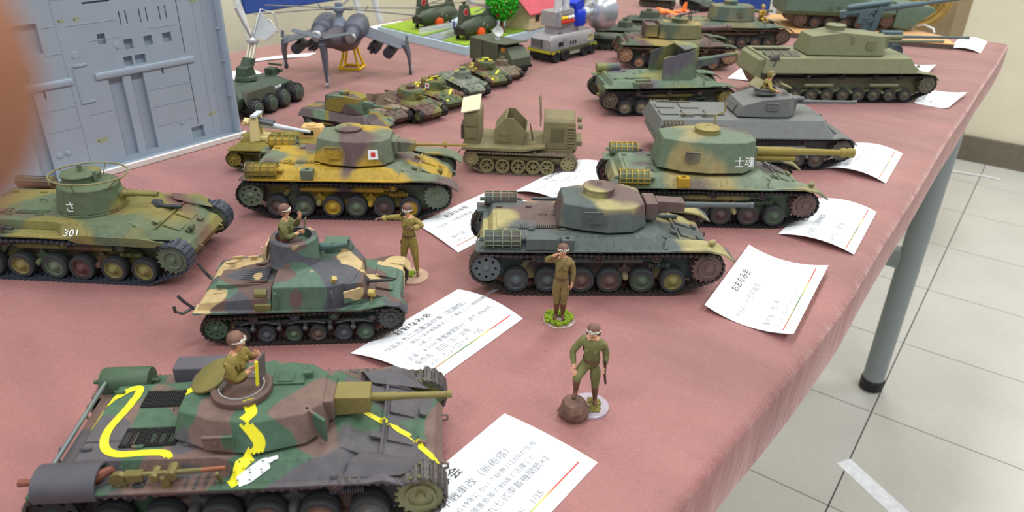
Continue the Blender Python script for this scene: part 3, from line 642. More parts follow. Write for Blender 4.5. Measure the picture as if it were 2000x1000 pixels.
# --- yellow ochre tank with a square red and white marking
def tank_ochre():
    t = tank_frame('medium_tank', 'ochre yellow, green and purple-brown camouflaged tank with a red square on white', (-0.3807, 0.3323), 37)
    m = camo('camo_ochre', [(168, 138, 50), (104, 112, 92), (96, 78, 78)], 27, 0.035, 2.2, th=(0.50, 0.55))
    y = mat('wheel_yellow', (164, 138, 44)); gm = mat('wheel_green', (78, 92, 76))
    g = dict(GEAR97, seed=3, spm=mat('wheel_sage', (94, 106, 88)), idm=MC['wheel_sage'])
    pu = mat('wheel_purple', (86, 72, 70)); wm = [pu, MC['wheel_sage'], y, MC['wheel_sage'], pu, y]
    running(t, g, wm, TRACKD); suspension(t, g, m); TR[2] = BZ; hull97(t, m)
    TR[:] = [2, 0, -4.5 + BZ]; pb = sym([(30, 12), (24, 20), (6, 24), (-12, 21), (-25, 14)]); turret(t, m, pb, scalep(pb, 0.9, 0.80, 0.5), 42, 58, crown=2.5)
    hatch(t, (-2, 1, 58.2), 9, 3.2, m); vis(t, (-10, -21.2, 51), (10, 8), m)
    part('turret_rivets', B().rivets([(x, -24.0 + 0.15 * (z - 44), z) for x in (1, 8) for z in (45, 47.5, 50, 52.5, 55)], 0.45), m, t)
    part('mantlet', B().box(24, 32, -7, 7, 45, 55).prism([(30, 46), (30, 54), (44, 53), (44, 47)], 'xz', -4.2, 4.2), m, t, 0.5)
    barrel(t, (44, 0, 50.5), 36, 0.9, mat('barrel_ochre', (140, 118, 50)))
    TR[:] = [0, 0, BZ]; f = part('marking', B().box(-3.3, 3.3, -0.1, 0.1, -3.3, 3.3), WHITEP, t, label='white square with a red centre'); f.location = (0.0195, -0.0219, 0.0462); f.rotation_euler = (R(-14), 0, R(11))
    part('red_centre', B().box(-1.5, 1.5, -0.2, 0, -1.5, 1.5), REDP, f)
    for s in (-1, 1): muffler(t, -55, s * 28, 36, 5.2, 20, m, mat('guard_olive', (120, 112, 56)), bars=5)
    part('jack_block', B().holed(rect(-28, -20, -33.5, -27), [circ(-24, -30, 1.5, 8)], 'xy', 31.5, 38), MC['wheel_sage'], t)
    for p in ((66, -24, 36), (66, 24, 38)): headlamp(t, p, MC['barrel_ochre'], 2.3)
    part('antenna_mount', B().tube([(-40, 10, 40), (-36, 8, 43), (-30, 8, 43)], 0.6, 6), m, t); TR[:] = [0, 0, 0]
# --- green, buff and brown tank with a long gun and white characters on the turret
def tank_longgun():
    t = tank_frame('medium_tank', 'green, buff and brown camouflaged tank with long olive gun and white characters on its turret', (-0.1767, 0.4807), 36)
    m = camo('camo_buff', [(98, 112, 92), (150, 136, 92), (84, 76, 78), (112, 124, 104)], 24, 0.05, 4.4, th=(0.50, 0.57, 0.6))
    g = dict(GEAR97, seed=2, spm=mat('wheel_brown', (98, 76, 72)), idm=MC['wheel_brown'])
    running(t, g, [MC['wheel_purple']] * 5 + [mat('wheel_green', (78, 92, 76))], TRACKD); suspension(t, g, m); TR[2] = BZ; hull97(t, m)
    TR[:] = [0, 0, -4.5 + BZ]; pb = sym([(30, 14), (20, 23), (-4, 25), (-22, 22), (-38, 13)]); turret(t, m, pb, [(x * .94 + 1, y * (0.78 if x > -30 else .8)) for x, y in pb], 43, 63, crown=1.0)
    hatch(t, (-2, 2, 63), 8.5, 3.6, mat('cupola_buff', (142, 128, 76))); vis(t, (-16, -22.6, 54), (10, 7), m)
    part('periscope_arm', B().tube([(4, 8, 64), (4, 8, 74), (10, 8, 77), (10, 8, 83)], 0.6, 6), MC['cupola_buff'], t)
    part('mantlet', B().box(26, 32, -9, 9, 44, 57), m, t, 0.6)
    gb = barrel(t, (31, 0, 51.5), 72, 2.2, mat('gun_olive_yellow', (140, 122, 56)), steps=[(3.2, 0), (3.0, 30), (2.5, 31), (2.1, 62), (3.1, 63), (3.2, 66), (2.6, 67), (3.4, 69), (3.4, 72), (1.4, 72), (1.2, 70), (0.01, 70)])
    part('recoil_cylinder', B().cyl((31, 0, 46.5), (62, 0, 46.5), 2.4, n=12).obox((50, 0, 49), (4, 2, 3)), MC['gun_olive_yellow'], gb)
    n_ = (0, -1, .25)
    letters('lettering', '士魂', 7.8, WHITEP, t, lambda u, v: (12.5 + u * 0.9, -24.75 + 0.108 * (12.5 + u - 4) * 0.83 + v * 0.235 - 0.85, 48.6 + v * 1.0), bold=0.02)
    TR[:] = [0, 0, BZ]
    for s in (-1, 1): muffler(t, -55, s * 28, 36, 5.4, 20, m, mat('guard_yellow', (166, 144, 64)), bars=6)
    part('jack_block', B().holed(rect(-26, -18, -33.5, -27), [circ(-22, -30, 1.6, 8)], 'xy', 31.5, 38), mat('block_yellow', (176, 140, 40)), t)
    headlamp(t, (68, -26, 33), m); TR[:] = [0, 0, 0]
# --- tank with the number 301 and a ring aerial
def tank_ring():
    t = tank_frame('medium_tank', 'green, olive and red-brown tank with ring aerial and white number 301', (-0.4388, 0.1764), 33)
    m = camo('camo_ring', [(120, 112, 62), (86, 98, 74), (98, 68, 62)], 27, 0.04, 3.1, th=(0.52, 0.57))
    g = dict(GEAR97, seed=0, spm=mat('wheel_sage', (94, 106, 88)), idm=MC['wheel_sage'])
    running(t, g, [mat('wheel_wine', (92, 62, 58)), mat('wheel_olive', (124, 116, 70)), mat('wheel_sage', (94, 106, 88)), MC['wheel_wine'], MC['wheel_olive'], MC['wheel_olive']], mat('track_blue', (72, 76, 88), 0.5, 0.35, var=0.3, vscale=400, bump=0.6)); suspension(t, g, m)
    TR[2] = BZ; hull97(t, m, rear_open=True, short=True)
    TR[:] = [4, 0, -4.5 + BZ]; pb = [(18 * cos(a) * (1.05 if cos(a) > 0 else 1.15), 18 * sin(a)) for a in [2 * pi * i / 14 for i in range(14)]]
    turret(t, m, pb, scalep(pb, 0.86, 0.84), 42, 56, crown=1.5)
    hatch(t, (-5, 2, 56.5), 10.5, 4, m); part('periscope', B().cyl((-5, 2, 62), (-5, 2, 66), 1.3, n=8).cyl((6, -2, 57), (6, -2, 64), 1.1, n=8), mat('wheel_sage', (94, 106, 88)), t)
    ring = [(22 * cos(a) + 1, 18 * sin(a), 61.5) for a in [2 * pi * i / 28 for i in range(28)]]
    part('ring_aerial', B().tube(ring, 0.5, 6, True), mat('aerial_olive', (128, 122, 84)), t)
    b = B()
    for a in (20, 90, 160, 200, 270, 340): b.cyl((22 * cos(R(a)) + 1, 18 * sin(R(a)), 61.5), (15 * cos(R(a)), 15 * sin(R(a)), 55), 0.4, n=6)
    part('aerial_post', b, MC['aerial_olive'], t)
    barrel(t, (17, 2, 49), 22, 1.5, m, 'gun_barrel', 0, steps=[(4, -4), (4, 1), (2, 2), (1.7, 8), (1.4, 8.5), (1.3, 21), (1.6, 21.5), (1.6, 22), (.8, 22), (.01, 21)])
    TR[:] = [0, 0, BZ]; part('bow_machine_gun', B().lathe((38, 9, 34), (1, 0, 0), [(4, -3), (4, 1), (1.3, 3), (1.2, 14), (0.6, 14)], 10), GUNM, t)
    letters('lettering', '301', 6.2, WHITEP, t, lambda u, v: (2 + u, -31.9 + v * .72 + 0.2, 31.6 + v * 0.72), bold=0.03)
    letters('lettering', 'さ', 6.5, WHITEP, t, lambda u, v: (-2 + u, -18.6 + v * .2, 41.0 + v), bold=0.02)
    part('machine_gun_stowed', B().cyl((-50, -29, 33.5), (-28, -29, 33.5), 0.8, n=8).obox((-42, -29, 34), (8, 3, 3)).obox((-34, -29.5, 34), (3, 4, 2)).cyl((-40, -30, 36), (-36, -27, 36), 1.6, n=8), GUNM, t)
    for s in (1,): muffler(t, -50, s * 28, 37, 4.5, 22, mat('silencer_wine', (100, 74, 64)), m, bars=2)
    part('fender_skirt', B().prism([(6, 30.4), (10, 33.6), (48, 33.2), (62, 31), (54, 28), (12, 28.5)], 'xz', -34.2, -33.6), m, t)
    headlamp(t, (66, -8, 29), m, 1.8); TR[:] = [0, 0, 0]
# --- the foreground tank with yellow bands
def tank_front():
    t = tank_frame('medium_tank', 'green and brown camouflaged tank with bright yellow bands and a commander in its cupola', (-0.2061, 0.1216), 41)
    m = camo('camo_bands', [(70, 96, 76), (112, 90, 82), (86, 82, 86)], 27, 0.006, 6.3, th=(0.50, 0.535))
    rust = mat('wheel_rust', (118, 90, 76)); gold = mat('sprocket_green_gold', (112, 110, 74), 0.45, 0.2)
    g = dict(GEAR97, seed=1, spm=gold, idm=BLACK, sag=1.4)
    running(t, g, [rust, rust, mat('wheel_steel', (92, 92, 88))], mat('track_grey', (88, 82, 80), 0.55, 0.3, var=0.4, vscale=500, bump=0.6)); suspension(t, g, m)
    BZ = -4.5; TR[2] = BZ; hull97(t, m, rear_open=True, short=True)
    TR[:] = [1, 0, -4.5 + BZ]; pb = sym([(28, 12), (21, 19.5), (4, 24), (-12, 21.5), (-27, 14)]); tu = turret(t, m, pb, [(x * .9 + (1 if x > 0 else -0.5), y * .76) for x, y in pb], 42, 52.5)
    TR[2] -= 4.5
    part('cupola', B().lathe((-4, -1, 57), (0, 0, 1), [(10.5, -0.5), (11, 0.5), (11, 2.6), (10, 3.4), (8.4, 2.8), (8, 0.4), (0.01, 0.3)], 26), mat('cupola_brown', (104, 82, 74)), t)
    ins = part('cupola_lining', B().lathe((-4, -1, 57.2), (0, 0, 1), [(8.3, 0.3), (8.3, 2.9), (8.0, 2.9), (8.0, 0.3)], 24, False), mat('lining_white', (205, 205, 205), 0.3, 0.3), t)
    part('hatch_lid', B().lathe((-16, 5, 60), (-0.4, -0.1, 0.9), [(8.6, 0), (8.6, 0.8), (8, 1.2), (0.01, 1.4)], 24), mat('lid_olive', (116, 108, 58)), t)
    vis(t, (-8, -22.4, 52), (10.5, 5.5), m)
    part('roof_hatch', B().box(6, 18, 2, 13, 57, 57.8).box(8, 14, 3, 9, 57.8, 58.3).obox((19, 7, 58.3), (3.5, 2.5, 2.6)), m, t, 0.2)
    TR[2] += 4.5; part('cheek_plate', B().obox((24.6, -15.2, 47.5), (11, 1.2, 10), (0, 0, R(-44))).rivets([(21 + i * 2, -18.6 + i * 2, z) for i in (0, 3) for z in (44, 47, 50)], 0.5), m, t, 0.2)
    part('mantlet', B().box(26, 30, -8, 8, 43, 52), m, t, 0.5)
    TR[2] -= 4.5; go = mat('gun_olive', (124, 112, 62)); part('recoil_housing', B().prism([(29, 47), (29, 55.5), (43, 55), (43, 48)], 'xz', -5, 5).rivets([(x, -5, z) for x in (32, 36, 40) for z in (49, 53.5)], 0.45), go, t, 0.4)
    barrel(t, (43, 0, 51.5), 31, 1.4, go)
    TR[:] = [0, 0, BZ]
    gr = B()
    grille(t, -45, -25, -16, -6, 36.1, 24, DARK, 'louvre', 0.7, dark=mat('louvre_gap_dark', (40, 38, 40), 0.7)); grille(t, -45, -25, 6, 16, 36.1, 24, DARK, 'louvre', 0.7)
    part('side_silencer', B().lathe((-56, 27, 33.5), (1, 0, 0), [(0.8, -15), (1.2, -11), (5.6, -11), (6, -10), (6, 7), (5.6, 8), (1, 8), (0.8, 11)], 20), mat('silencer_green', (62, 84, 62), 0.5), t, label='dark green cylindrical silencer')
    part('silencer_cover', B().loft([[(x, -27 - 7.5 * cos(a), 31 + 6.5 * sin(a)) for a in [R(-20 + 22 * i) for i in range(9)]] + [(x, -27 - 6.6 * cos(a), 31 + 5.6 * sin(a)) for a in [R(156 - 22 * i) for i in range(9)]] for x in (-68, -67.6, -47.4, -47)]), mat('cover_grey', (76, 74, 80), 0.6), t, label='dark grey curved silencer cover')
    part('exhaust_pipe', B().tube([(-74, -28, 33), (-70, -28, 33), (-50, -28, 33), (-43, -26, 36)], [1.4, 1.2, 2.6, 1.2], 8), mat('rusty_red', (124, 72, 56)), t)
    mg = part('machine_gun_stowed', B().cyl((-34, -29, 35.5), (-12, -29, 36.5), 0.9, n=8).obox((-35, -29, 35), (6, 3, 3)).cyl((-28, -31, 35), (-28, -26, 35), 1.6, n=8).cyl((-22, -31.5, 36), (-22, -26, 36), 2.0, n=8).cyl((-40, -30.5, 34), (-40, -28.5, 34), 3.2, n=12), mat('brassy_olive', (112, 104, 62), 0.4, 0.3), t)
    part('copper_barrel', B().cyl((-12, -29, 36.5), (-4, -29, 37), 0.9, n=8), mat('copper', (150, 92, 70), 0.4, 0.4), mg)
    part('bracket', B().obox((-6, -31, 34), (1, 1, 7), (R(15), 0, 0)).obox((-24, -31, 33), (3, 1.5, 5)), MC['brassy_olive'], t)
    part('rear_rod', B().cyl((-65.5, -22, 34), (-64, 22, 36.5), 0.9, n=8), mat('rod_steel', (104, 112, 112), 0.4, 0.4), t)
    part('far_stowage', B().box(-38, -10, 24, 33, 31.2, 41), mat('stow_grey', (84, 80, 88)), t, 0.6)
    # yellow bands painted over deck, turret and glacis
    TR[:] = [0, 0, 0]
    bpy.context.view_layer.update()
    T = [o for o in t.children if o.name.split('.')[0] in ('superstructure', 'turret', 'glacis', 'fender', 'fender_housing', 'engine_hatch', 'cupola', 'glacis_plate', 'louvre')]
    drape(t, T, [(-62, -2, 0), (-59, 8, 0), (-55, 16, 0), (-51, 19, 0), (-49, 17, 0), (-49.5, 7, 0), (-52, -6, 0), (-50, -15, 0), (-44, -19, 0), (-34, -19, 0), (-27, -20, 0), (-24.5, -25, 0)], 3.0, YEL)
    drape(t, T, [(1.5, -10, 0), (3, -13.5, 0), (2, -16, 0), (1, -17.6, 0)], 4.0, YEL)
    drape(t, T, [(1, 0, 43.6), (4.5, 0, 40), (6.5, 0, 37), (6, 0, 34.5), (4, 0, 32.8)], 4.0, YEL, dr=(0, 1, 0), start=100, dash=0.8)
    drape(t, T, [(4, -24, 0), (0, -27, 0), (0, -29, 0), (-3, -31.6, 0)], 4.0, YEL, dash=0.8)
    drape(t, T, [(-9, 17, 0), (-15, 9, 0)], 2.6, YEL); drape(t, T, [(-19, 4, 0), (-24, -1, 0), (-28, -4, 0)], 2.6, YEL)
    drape(t, T, [(24, 17, 0), (31, 14, 0)], 2.4, YEL)
    drape(t, T, [(34, 8, 0), (39, 3, 0), (45, 0, 0), (51, -3, 0), (54, -6, 0), (60, -9, 0), (69, -17, 0)], 2.6, YEL)
    drape(t, T, [(13, -24.6, 0), (8, -26.6, 0)], 1.8, WHITEP, name='white_flash', h=0.42, dash=0.5); drape(t, T, [(10, -26.2, 0), (0, -31.4, 0)], 3.6, WHITEP, name='white_flash', h=0.42, dash=0.5)
    part('yellow_hull_band', B().prism([(-6, 26), (-3, 28), (4, 23), (12, 20), (8, 19), (0, 22)], 'xz', -21.9, -21.5), YEL, t)
tank_mid(); tank_ochre(); tank_longgun(); tank_ring(); tank_front()
# ================================================================ tankette with buff patches
def tankette():
    t = tank_frame('tankette', 'small riveted tankette in green, brown and buff camouflage with a commander in its turret', (-0.2827, 0.2097), 41)
    m = camo('camo_tankette', [(82, 104, 88), (100, 80, 74), (78, 78, 84), (186, 162, 118)], 36, 0.006, 12.4, th=(0.50, 0.55, 0.585), dist=0.8)
    g = dict(wheels=[-31, -18.5, -5, 7, 20, 31], wr=4.5, sp=(44.5, 14, 6.6), idl=(-43, 10, 5.8), rollers=[(-24, 16, 2.7), (-3.5, 16.2, 2.7), (16, 16.4, 2.7), (35, 14.5, 1.8)], y=22, w=6.5, pitch=2.6, t=0.9, teeth=16, seed=0, spm=mat('sprocket_dark', (66, 66, 66), 0.5, 0.3), idm=mat('wheel_dkgreen', (62, 84, 66)), sag=0.4, spkey='open')
    running(t, g, [mat('wheel_rust2', (104, 88, 80)), mat('wheel_slate', (84, 90, 96)), mat('wheel_moss', (84, 104, 84)), MC['wheel_rust2'], MC['wheel_slate'], MC['wheel_moss']], TRACK)
    b = B()
    for s in (-1, 1):
        b.box(-36, 34, s * 19.5 - 0.8, s * 19.5 + 0.8, 9.5, 12)
        for x in (-25, -12, 1, 13.5, 25): b.ball((x, s * 23.5, 9.0), 1.5, 8, 6); b.box(x - 0.8, x + 0.8, s * 21 - 2, s * 21 + 2, 8, 13)
        for x in (-22, 2, 26): b.tube([(x - 9, s * 23, 11.5), (x - 4, s * 23, 12.7), (x + 4, s * 23, 12.7), (x + 9, s * 23, 11.5)], 0.6, 5)
    part('suspension', b, mat('suspension_grey', (76, 78, 78), 0.5), t)
    part('lower_hull', B().prism([(-46, 8), (-50, 14), (-48, 21), (46, 20), (50, 14), (46, 7), (-40, 5)], 'xz', -17, 17), m, t, 0.3)
    # engine compartment, fighting compartment, nose
    part('engine_deck', B().loft([[(-51, -23.5, 20), (-14, -25, 20), (-14, 25, 20), (-51, 23.5, 20)], [(-49, -22.5, 24.5), (-14, -23, 27), (-14, 23, 27), (-49, 22.5, 24.5)], [(-46, -18, 27), (-14, -19, 31), (-14, 19, 31), (-46, 18, 27)]]), m, t, 0.3)
    hp = [(-14, -25.5), (16, -25.5), (27, -20), (30, -8), (31, 8), (24, 22), (-14, 25)]
    part('fighting_compartment', B().loft([[(x, y, 20.5) for x, y in hp], [(x * (0.96 if x > 0 else 0.9), y * 0.92, 33) for x, y in hp], [(x * 0.8 if x > 0 else x * 0.85, y * 0.66, 36) for x, y in hp]]), m, t, 0.4)
    part('gunner_box', B().loft([[(24, -22, 21), (34, -20, 21), (34, -5, 21), (24, -4, 21)], [(22, -21, 33), (31, -18, 32), (31, -6, 32.5), (22, -4, 33.5)]]), m, t, 0.4)
    part('glacis', B().loft([[(26, -18, 19), (50, -18, 17), (50, 18, 17), (26, 18, 19)], [(26, -18, 27), (49, -18, 21.5), (49, 18, 21.5), (26, 18, 27)]]), m, t, 0.3)
    part('glacis_hatch', B().obox((41, -8, 24.3), (9, 8, 0.8), (0, R(13), 0)).obox((41, 6, 24.3), (11, 11, 0.8), (0, R(13), 0)), m, t, 0.2)
    for s in (-1, 1):
        y0, y1 = sorted((s * 17.5, s * 26.5))
        part('fender', B().prism([(-52, 20.2), (30, 20.2), (42, 22.6), (49, 21.6), (52.5, 17.5), (53, 18.1), (49.6, 22.4), (42, 23.4), (30, 21), (-52, 21)], 'xz', y0, y1), m, t)
    part('grille_recess', B().box(-42, -18, -15, 1, 28.2, 30.6), m, t)
    for i in range(8): part('louvre', B().obox((-29.5, -13.5 + 1.9 * i, 30.5), (25, 1.1, 1.0), (0, R(-5.5), 0)), m, t)
    h = B()
    for x, y in ((-40, -18), (-32, -18), (-24, 6), (-40, 8), (-30, 14), (-38, 14)): h.cyl((x - 3, y, 30.6 if y > -17 else 27.5), (x + 3, y, 31.2 if y > -17 else 28), 0.6, n=6); h.obox((x, y + 1, 29.8 if y > -17 else 27), (3, 2, 1))
    part('deck_fittings', h, m, t)
    tp = B().lathe((-5, 3, 35), (0, 0, 1), [(14.2, 0), (13.4, 1), (12.0, 13), (11.4, 13.6), (9.2, 13.6), (9.0, 9), (0.01, 9)], 26); part('turret', tp, m, t)
    part('turret_door', B().obox((-19, 3, 41), (0.8, 10, 9), (0, R(10), 0)).obox((-20.2, -3, 41), (0.6, 1.2, 8)), mat('buff_paint', (196, 176, 132)), t)
    part('sight_hood', B().loft([[(9, 6, 34), (24, 8, 33), (24, 18, 33), (9, 18, 34)], [(9, 7, 42), (21, 9, 41), (21, 16, 41), (9, 16, 42)]]), m, t, 0.4)
    gm = part('turret_machine_gun', B().cyl((8, 3, 42), (14, 3, 42), 2.2, n=10).cyl((13, 3, 42), (22, 3, 42.5), 1.3, n=8).obox((23, 2, 45), (1, 4, 4)), mat('gun_teal', (70, 96, 90), 0.4), t)
    part('bow_machine_gun', B().cyl((30, -10, 28), (46, -13, 30), 0.9, n=8).lathe((31, -10, 28), (1, -.1, 0.1), [(3, -2), (3, 1), (1.2, 2.5)], 10), GUNM, t)
    part('lamp', B().obox((17, -20, 34.6), (2.5, 2.6, 3.6), (0.3, 0.3, 0.3)), mat('brass_buff', (176, 152, 84), 0.4), t)
    part('headlamp', B().cyl((34, -20, 27), (37, -21, 27), 2.0, n=10).cyl((35, -20, 22), (35, -20, 27), 0.6, n=6), MC['brass_buff'], t)
    part('side_hatch', B().obox((26, -23.3, 27.4), (9, 0.8, 7), (R(4), 0, R(28))), m, t, 0.2)
    part('ball_mount', B().obox((-11, -25.6, 27), (1, 1, 8)).obox((16.5, -25.4, 27), (0.8, 0.8, 9)), m, t)
    part('rear_muffler', B().cyl((-22, -20.5, 28), (-16, -20.5, 28), 2.4, n=10).obox((-18, -23.5, 22.6), (8, 4, 3)), mat('olive_box', (112, 104, 62)), t)
    part('tow_hook', B().tube([(-50, -14, 17), (-55, -16, 18), (-58, -18, 23), (-60, -19, 27)], 0.9, 6).tube([(-55, -16, 18), (-60, -18, 16), (-63, -19, 18), (-63, -19, 21)], 0.8, 6).tube([(-50, 14, 17), (-55, 15, 18), (-58, 15, 23), (-60, 15, 27)], 0.9, 6), mat('hook_steel', (70, 72, 74), 0.4, 0.4), t)
    part('rivets', B().rivets([(x, -25.3, z) for x in (-12, 14) for z in (23, 26, 29, 31)] + [(x, -25.4, 22) for x in range(-10, 16, 5)], 0.35), m, t, smooth=0)
    return t
tankette()
# ================================================================ grey and olive heavy hulls with slab turrets
def slab_tank(t, m, g, xr, xf, zf, zd, yo, yi, tp, wm, tm, single=True, glx=30, fendf=None):
    """t root; hull from xr to xf, fender height zf, deck zd, outer/inner half width"""
    running(t, g, wm, tm, single)
    yb = g['y'] - g['w'] / 2 - 1.5; sx, sz, sr = g['sp']
    part('lower_hull', B().prism([(xr + 8, 12), (xr, 24), (xr + 3, zf), (xf - 22, zf), (sx + 5, 22), (sx + 3, 12), (sx - 6, 7), (xr + 18, 7)], 'xz', -yb, yb), m, t, 0.4)
    x1 = xf - glx
    part('superstructure', B().loft([[(xr, -yo, zf), (x1, -yo, zf), (x1 + 6, -yo * .7, zf), (x1 + 6, yo * .7, zf), (x1, yo, zf), (xr, yo, zf)], [(xr + 4, -yi, zd), (x1 - 8, -yi, zd), (x1 - 4, -yi * .7, zd), (x1 - 4, yi * .7, zd), (x1 - 8, yi, zd), (xr + 4, yi, zd)]]), m, t, 0.4)
    part('glacis', B().prism([(x1 - 8, zd - .5), (x1 + 8, zf + 1), (xf - 4, sz + 4), (xf - 4, sz), (x1, zf - 4)], 'xz', -yb - 1, yb + 1), m, t, 0.3)
    for s in (-1, 1):
        y0, y1 = sorted((s * (yb + 0.5), s * (yo + .6)))
        part('fender', B().prism([(xr, zf - .6), (x1 + 2, zf - .6), (sx - 3, sz + sr + 1.6), (sx + 5, sz + sr + .4), (sx + 11, sz + sr * .5), (sx + 11.6, sz + sr * .5 + .5), (sx + 5, sz + sr + 1.4), (sx - 3, sz + sr + 2.6), (x1 + 2, zf + .3), (xr, zf + .3)], 'xz', y0, y1), m, t)
    b = B(); y = g['y']
    for s in (-1, 1):
        for i in range(len(g['wheels']) - 1):
            c = (g['wheels'][i] + g['wheels'][i + 1]) / 2
            if i % 2 == 1 or len(g['wheels']) % 2: b.ball((c, s * (y + 3), g['wr'] + 4), 1.8, 8, 5)
            b.obox((c, s * (y - 1), g['wr'] + 5), (14, 2, 2.2), (0, R(20 if i % 2 else -20), 0))
        b.cyl((g['wheels'][0] + 8, s * (y + 3), g['wr'] * 2 + 5), (g['wheels'][2] + 4, s * (y + 3), g['wr'] * 2 + 5), 1.9, n=10); b.cyl((g['wheels'][-3] - 8, s * (y + 3), g['wr'] * 2 + 5), (g['wheels'][-1] - 12, s * (y + 3), g['wr'] * 2 + 5), 1.9, n=10)
    part('suspension', b, m, t)
    bot, top, z0 = tp; part('turret', B().loft([[(x, y, z0) for x, y in bot], top]), m, t, 0.5)
def tank_grey():
    t = tank_frame('heavy_tank', 'plain grey tank with slab-sided turret, man in its open hatch', (-0.1921, 0.6102), 38)
    SF[0] = 0.00095
    m = mat('primer_grey', (104, 106, 104), 0.6, var=0.08, vscale=200); br = mat('grey_brown', (106, 98, 84), 0.6)
    g = dict(wheels=[-50, -33, -16, 1, 18, 35, 52], wr=7.4, sp=(73, 18, 9.6), idl=(-74, 18, 8.2), rollers=[(-40, 25, 3.2), (0, 25, 3.2), (40, 25, 3.2)], y=31, w=9.6, pitch=3.6, spm=mat('wheel_taupe', (98, 90, 82)), idm=MC['wheel_taupe'])
    bot = [(-21, -21), (26, -23), (33, -14), (33, 14), (26, 23), (-21, 21)]
    top = [(-15, -18.5, 52), (4, -20, 58), (24, -20, 59), (31, -12, 58.5), (31, 12, 58.5), (24, 20, 59), (4, 20, 58), (-15, 18.5, 52)]
    bot = [(-19, -21), (4, -22.5), (26, -22), (34, -13), (34, 13), (26, 22), (4, 22.5), (-19, 21)]
    slab_tank(t, m, g, -90, 92, 29, 42, 36.5, 27, (bot, top, 43), [MC['wheel_taupe']], TRACKD, False)
    for i, (x, y) in enumerate(((-76, -8), (-56, -8), (-36, -8), (-76, 12), (-54, 12))): part('deck_hatch', B().box(x - 8, x + 8, y - 7, y + 7, 42.2, 43.2), m, t, 0.3)
    for s in (-1, 1): muffler(t, -76, s * 31, 37, 4.8, 16, br, br, bars=6)
    part('stowage_box', B().obox((-48, -33, 35.5), (34, 5, 7), (R(-15), 0, 0)), br, t, 0.4)
    e = B()
    for x in (-62, -44): e.cyl((x - 6, -19, 43.5), (x + 6, -19, 43.5), 1.0, n=8); e.cyl((x - 3, -19, 42), (x - 3, -19, 45), 1.6, n=8)
    e.cyl((-80, 24, 43), (-50, 22, 43), 0.8, n=6); part('deck_tools', e, br, t)
    part('cupola', B().lathe((10, 2, 58.5), (0, 0, 1), [(10, 0), (9, 3), (10.5, 3.4), (10.5, 4.6), (9, 4.6), (8.4, 1), (0.01, 1)], 22), m, t)
    part('hatch_lid', B().obox((4, 8, 65), (10, 12, 0.9), (R(10), R(-35), R(30))).obox((27, 0, 65), (8, 10, 0.9), (0, R(20), 0)), mat('lid_buff', (128, 120, 84)), t)
    vis(t, (10, -21.6, 52), (10, 6.5), m); part('rear_door', B().obox((-18.2, 2, 47), (0.8, 20, 7), (0, R(24), 0)), m, t, 0.2)
    barrel(t, (33, 0, 51), 60, 1.5, m); part('recoil_cylinder', B().cyl((32, -2, 54), (44, -2, 54), 2.2, n=12).cyl((32, 3, 54), (42, 3, 54), 1.8, n=10).box(30, 36, -9, 9, 45, 56), m, t, 0.3)
    headlamp(t, (72, 18, 33), br, 1.8); SF[0] = 0.001; return t
tank_grey()
T7 = (-0.1951, 0.6099, 38)
def tank_olive():
    t = tank_frame('heavy_tank', 'large plain olive tank with tall slab turret and eight road wheels', (-0.1803, 0.8737), 40.5)
    SF[0] = 0.00093
    m = mat('olive_grey_paint', (120, 122, 92), 0.6, var=0.08, vscale=200)
    g = dict(wheels=[-72, -53, -34, -15, 3.5, 22, 41, 60], wr=7.6, sp=(83, 21, 10.5), idl=(-96, 19, 9), rollers=[(-60, 29, 3.2), (-20, 29, 3.2), (20, 29, 3.2), (50, 29, 3.2)], y=32, w=10.5, pitch=3.8, spm=mat('wheel_olive_dark', (98, 96, 78)), idm=MC['wheel_olive_dark'] if 'wheel_olive_dark' in MC else None)
    g['idm'] = MC['wheel_olive_dark']
    bot = [(-60, -20), (0, -23.5), (28, -23), (36, -13), (36, 13), (28, 23), (0, 23.5), (-60, 20)]
    top = [(-56, -16, 71), (-22, -19, 76), (22, -19, 72), (33, -12, 71), (33, 12, 71), (22, 19, 72), (-22, 19, 76), (-56, 16, 71)]
    slab_tank(t, m, g, -116, 100, 35, 50, 38, 33, (bot, top, 51), [MC['wheel_olive_dark']], TRACKD, False, glx=34)
    hatch(t, (-22, 2, 75.5), 10.5, 4.5, m, n=16); vis(t, (12, -22, 62), (10, 8), m); part('grab_handle', B().obox((-10, -21.2, 68), (3, 1.6, 9)), m, t, 0.3)
    barrel(t, (36, 0, 63), 76, 1.7, m); part('recoil_cylinder', B().cyl((34, 0, 67.5), (60, 0, 67.5), 2.6, n=12).box(32, 40, -9, 9, 56, 70), m, t, 0.3)
    dk = B()
    for x in (-104, -94, -84, -74): dk.obox((x, -16, 51), (9, 16, 1.6), (R(8), 0, 0)); dk.obox((x, 14, 51), (9, 16, 1.6), (R(-8), 0, 0))
    part('deck_grille', dk, mat('olive_dark', (80, 80, 62)), t); part('rear_silencer', B().cyl((-108, -30, 48), (-98, -30, 50), 4.5, n=12).cyl((-104, -36, 42), (-98, -32, 54), 0.8, n=6), mat('silencer_dark', (66, 60, 58)), t)
    part('rear_plate', B().loft([[(-116, -33, 24), (-116, 33, 24), (-124, 28, 30), (-124, -28, 30)], [(-114, -33, 49), (-114, 33, 49), (-119, 28, 47), (-119, -28, 47)]]), m, t, 0.5)
    headlamp(t, (84, -10, 36), m, 1.6); SF[0] = 0.001; return t
tank_olive()
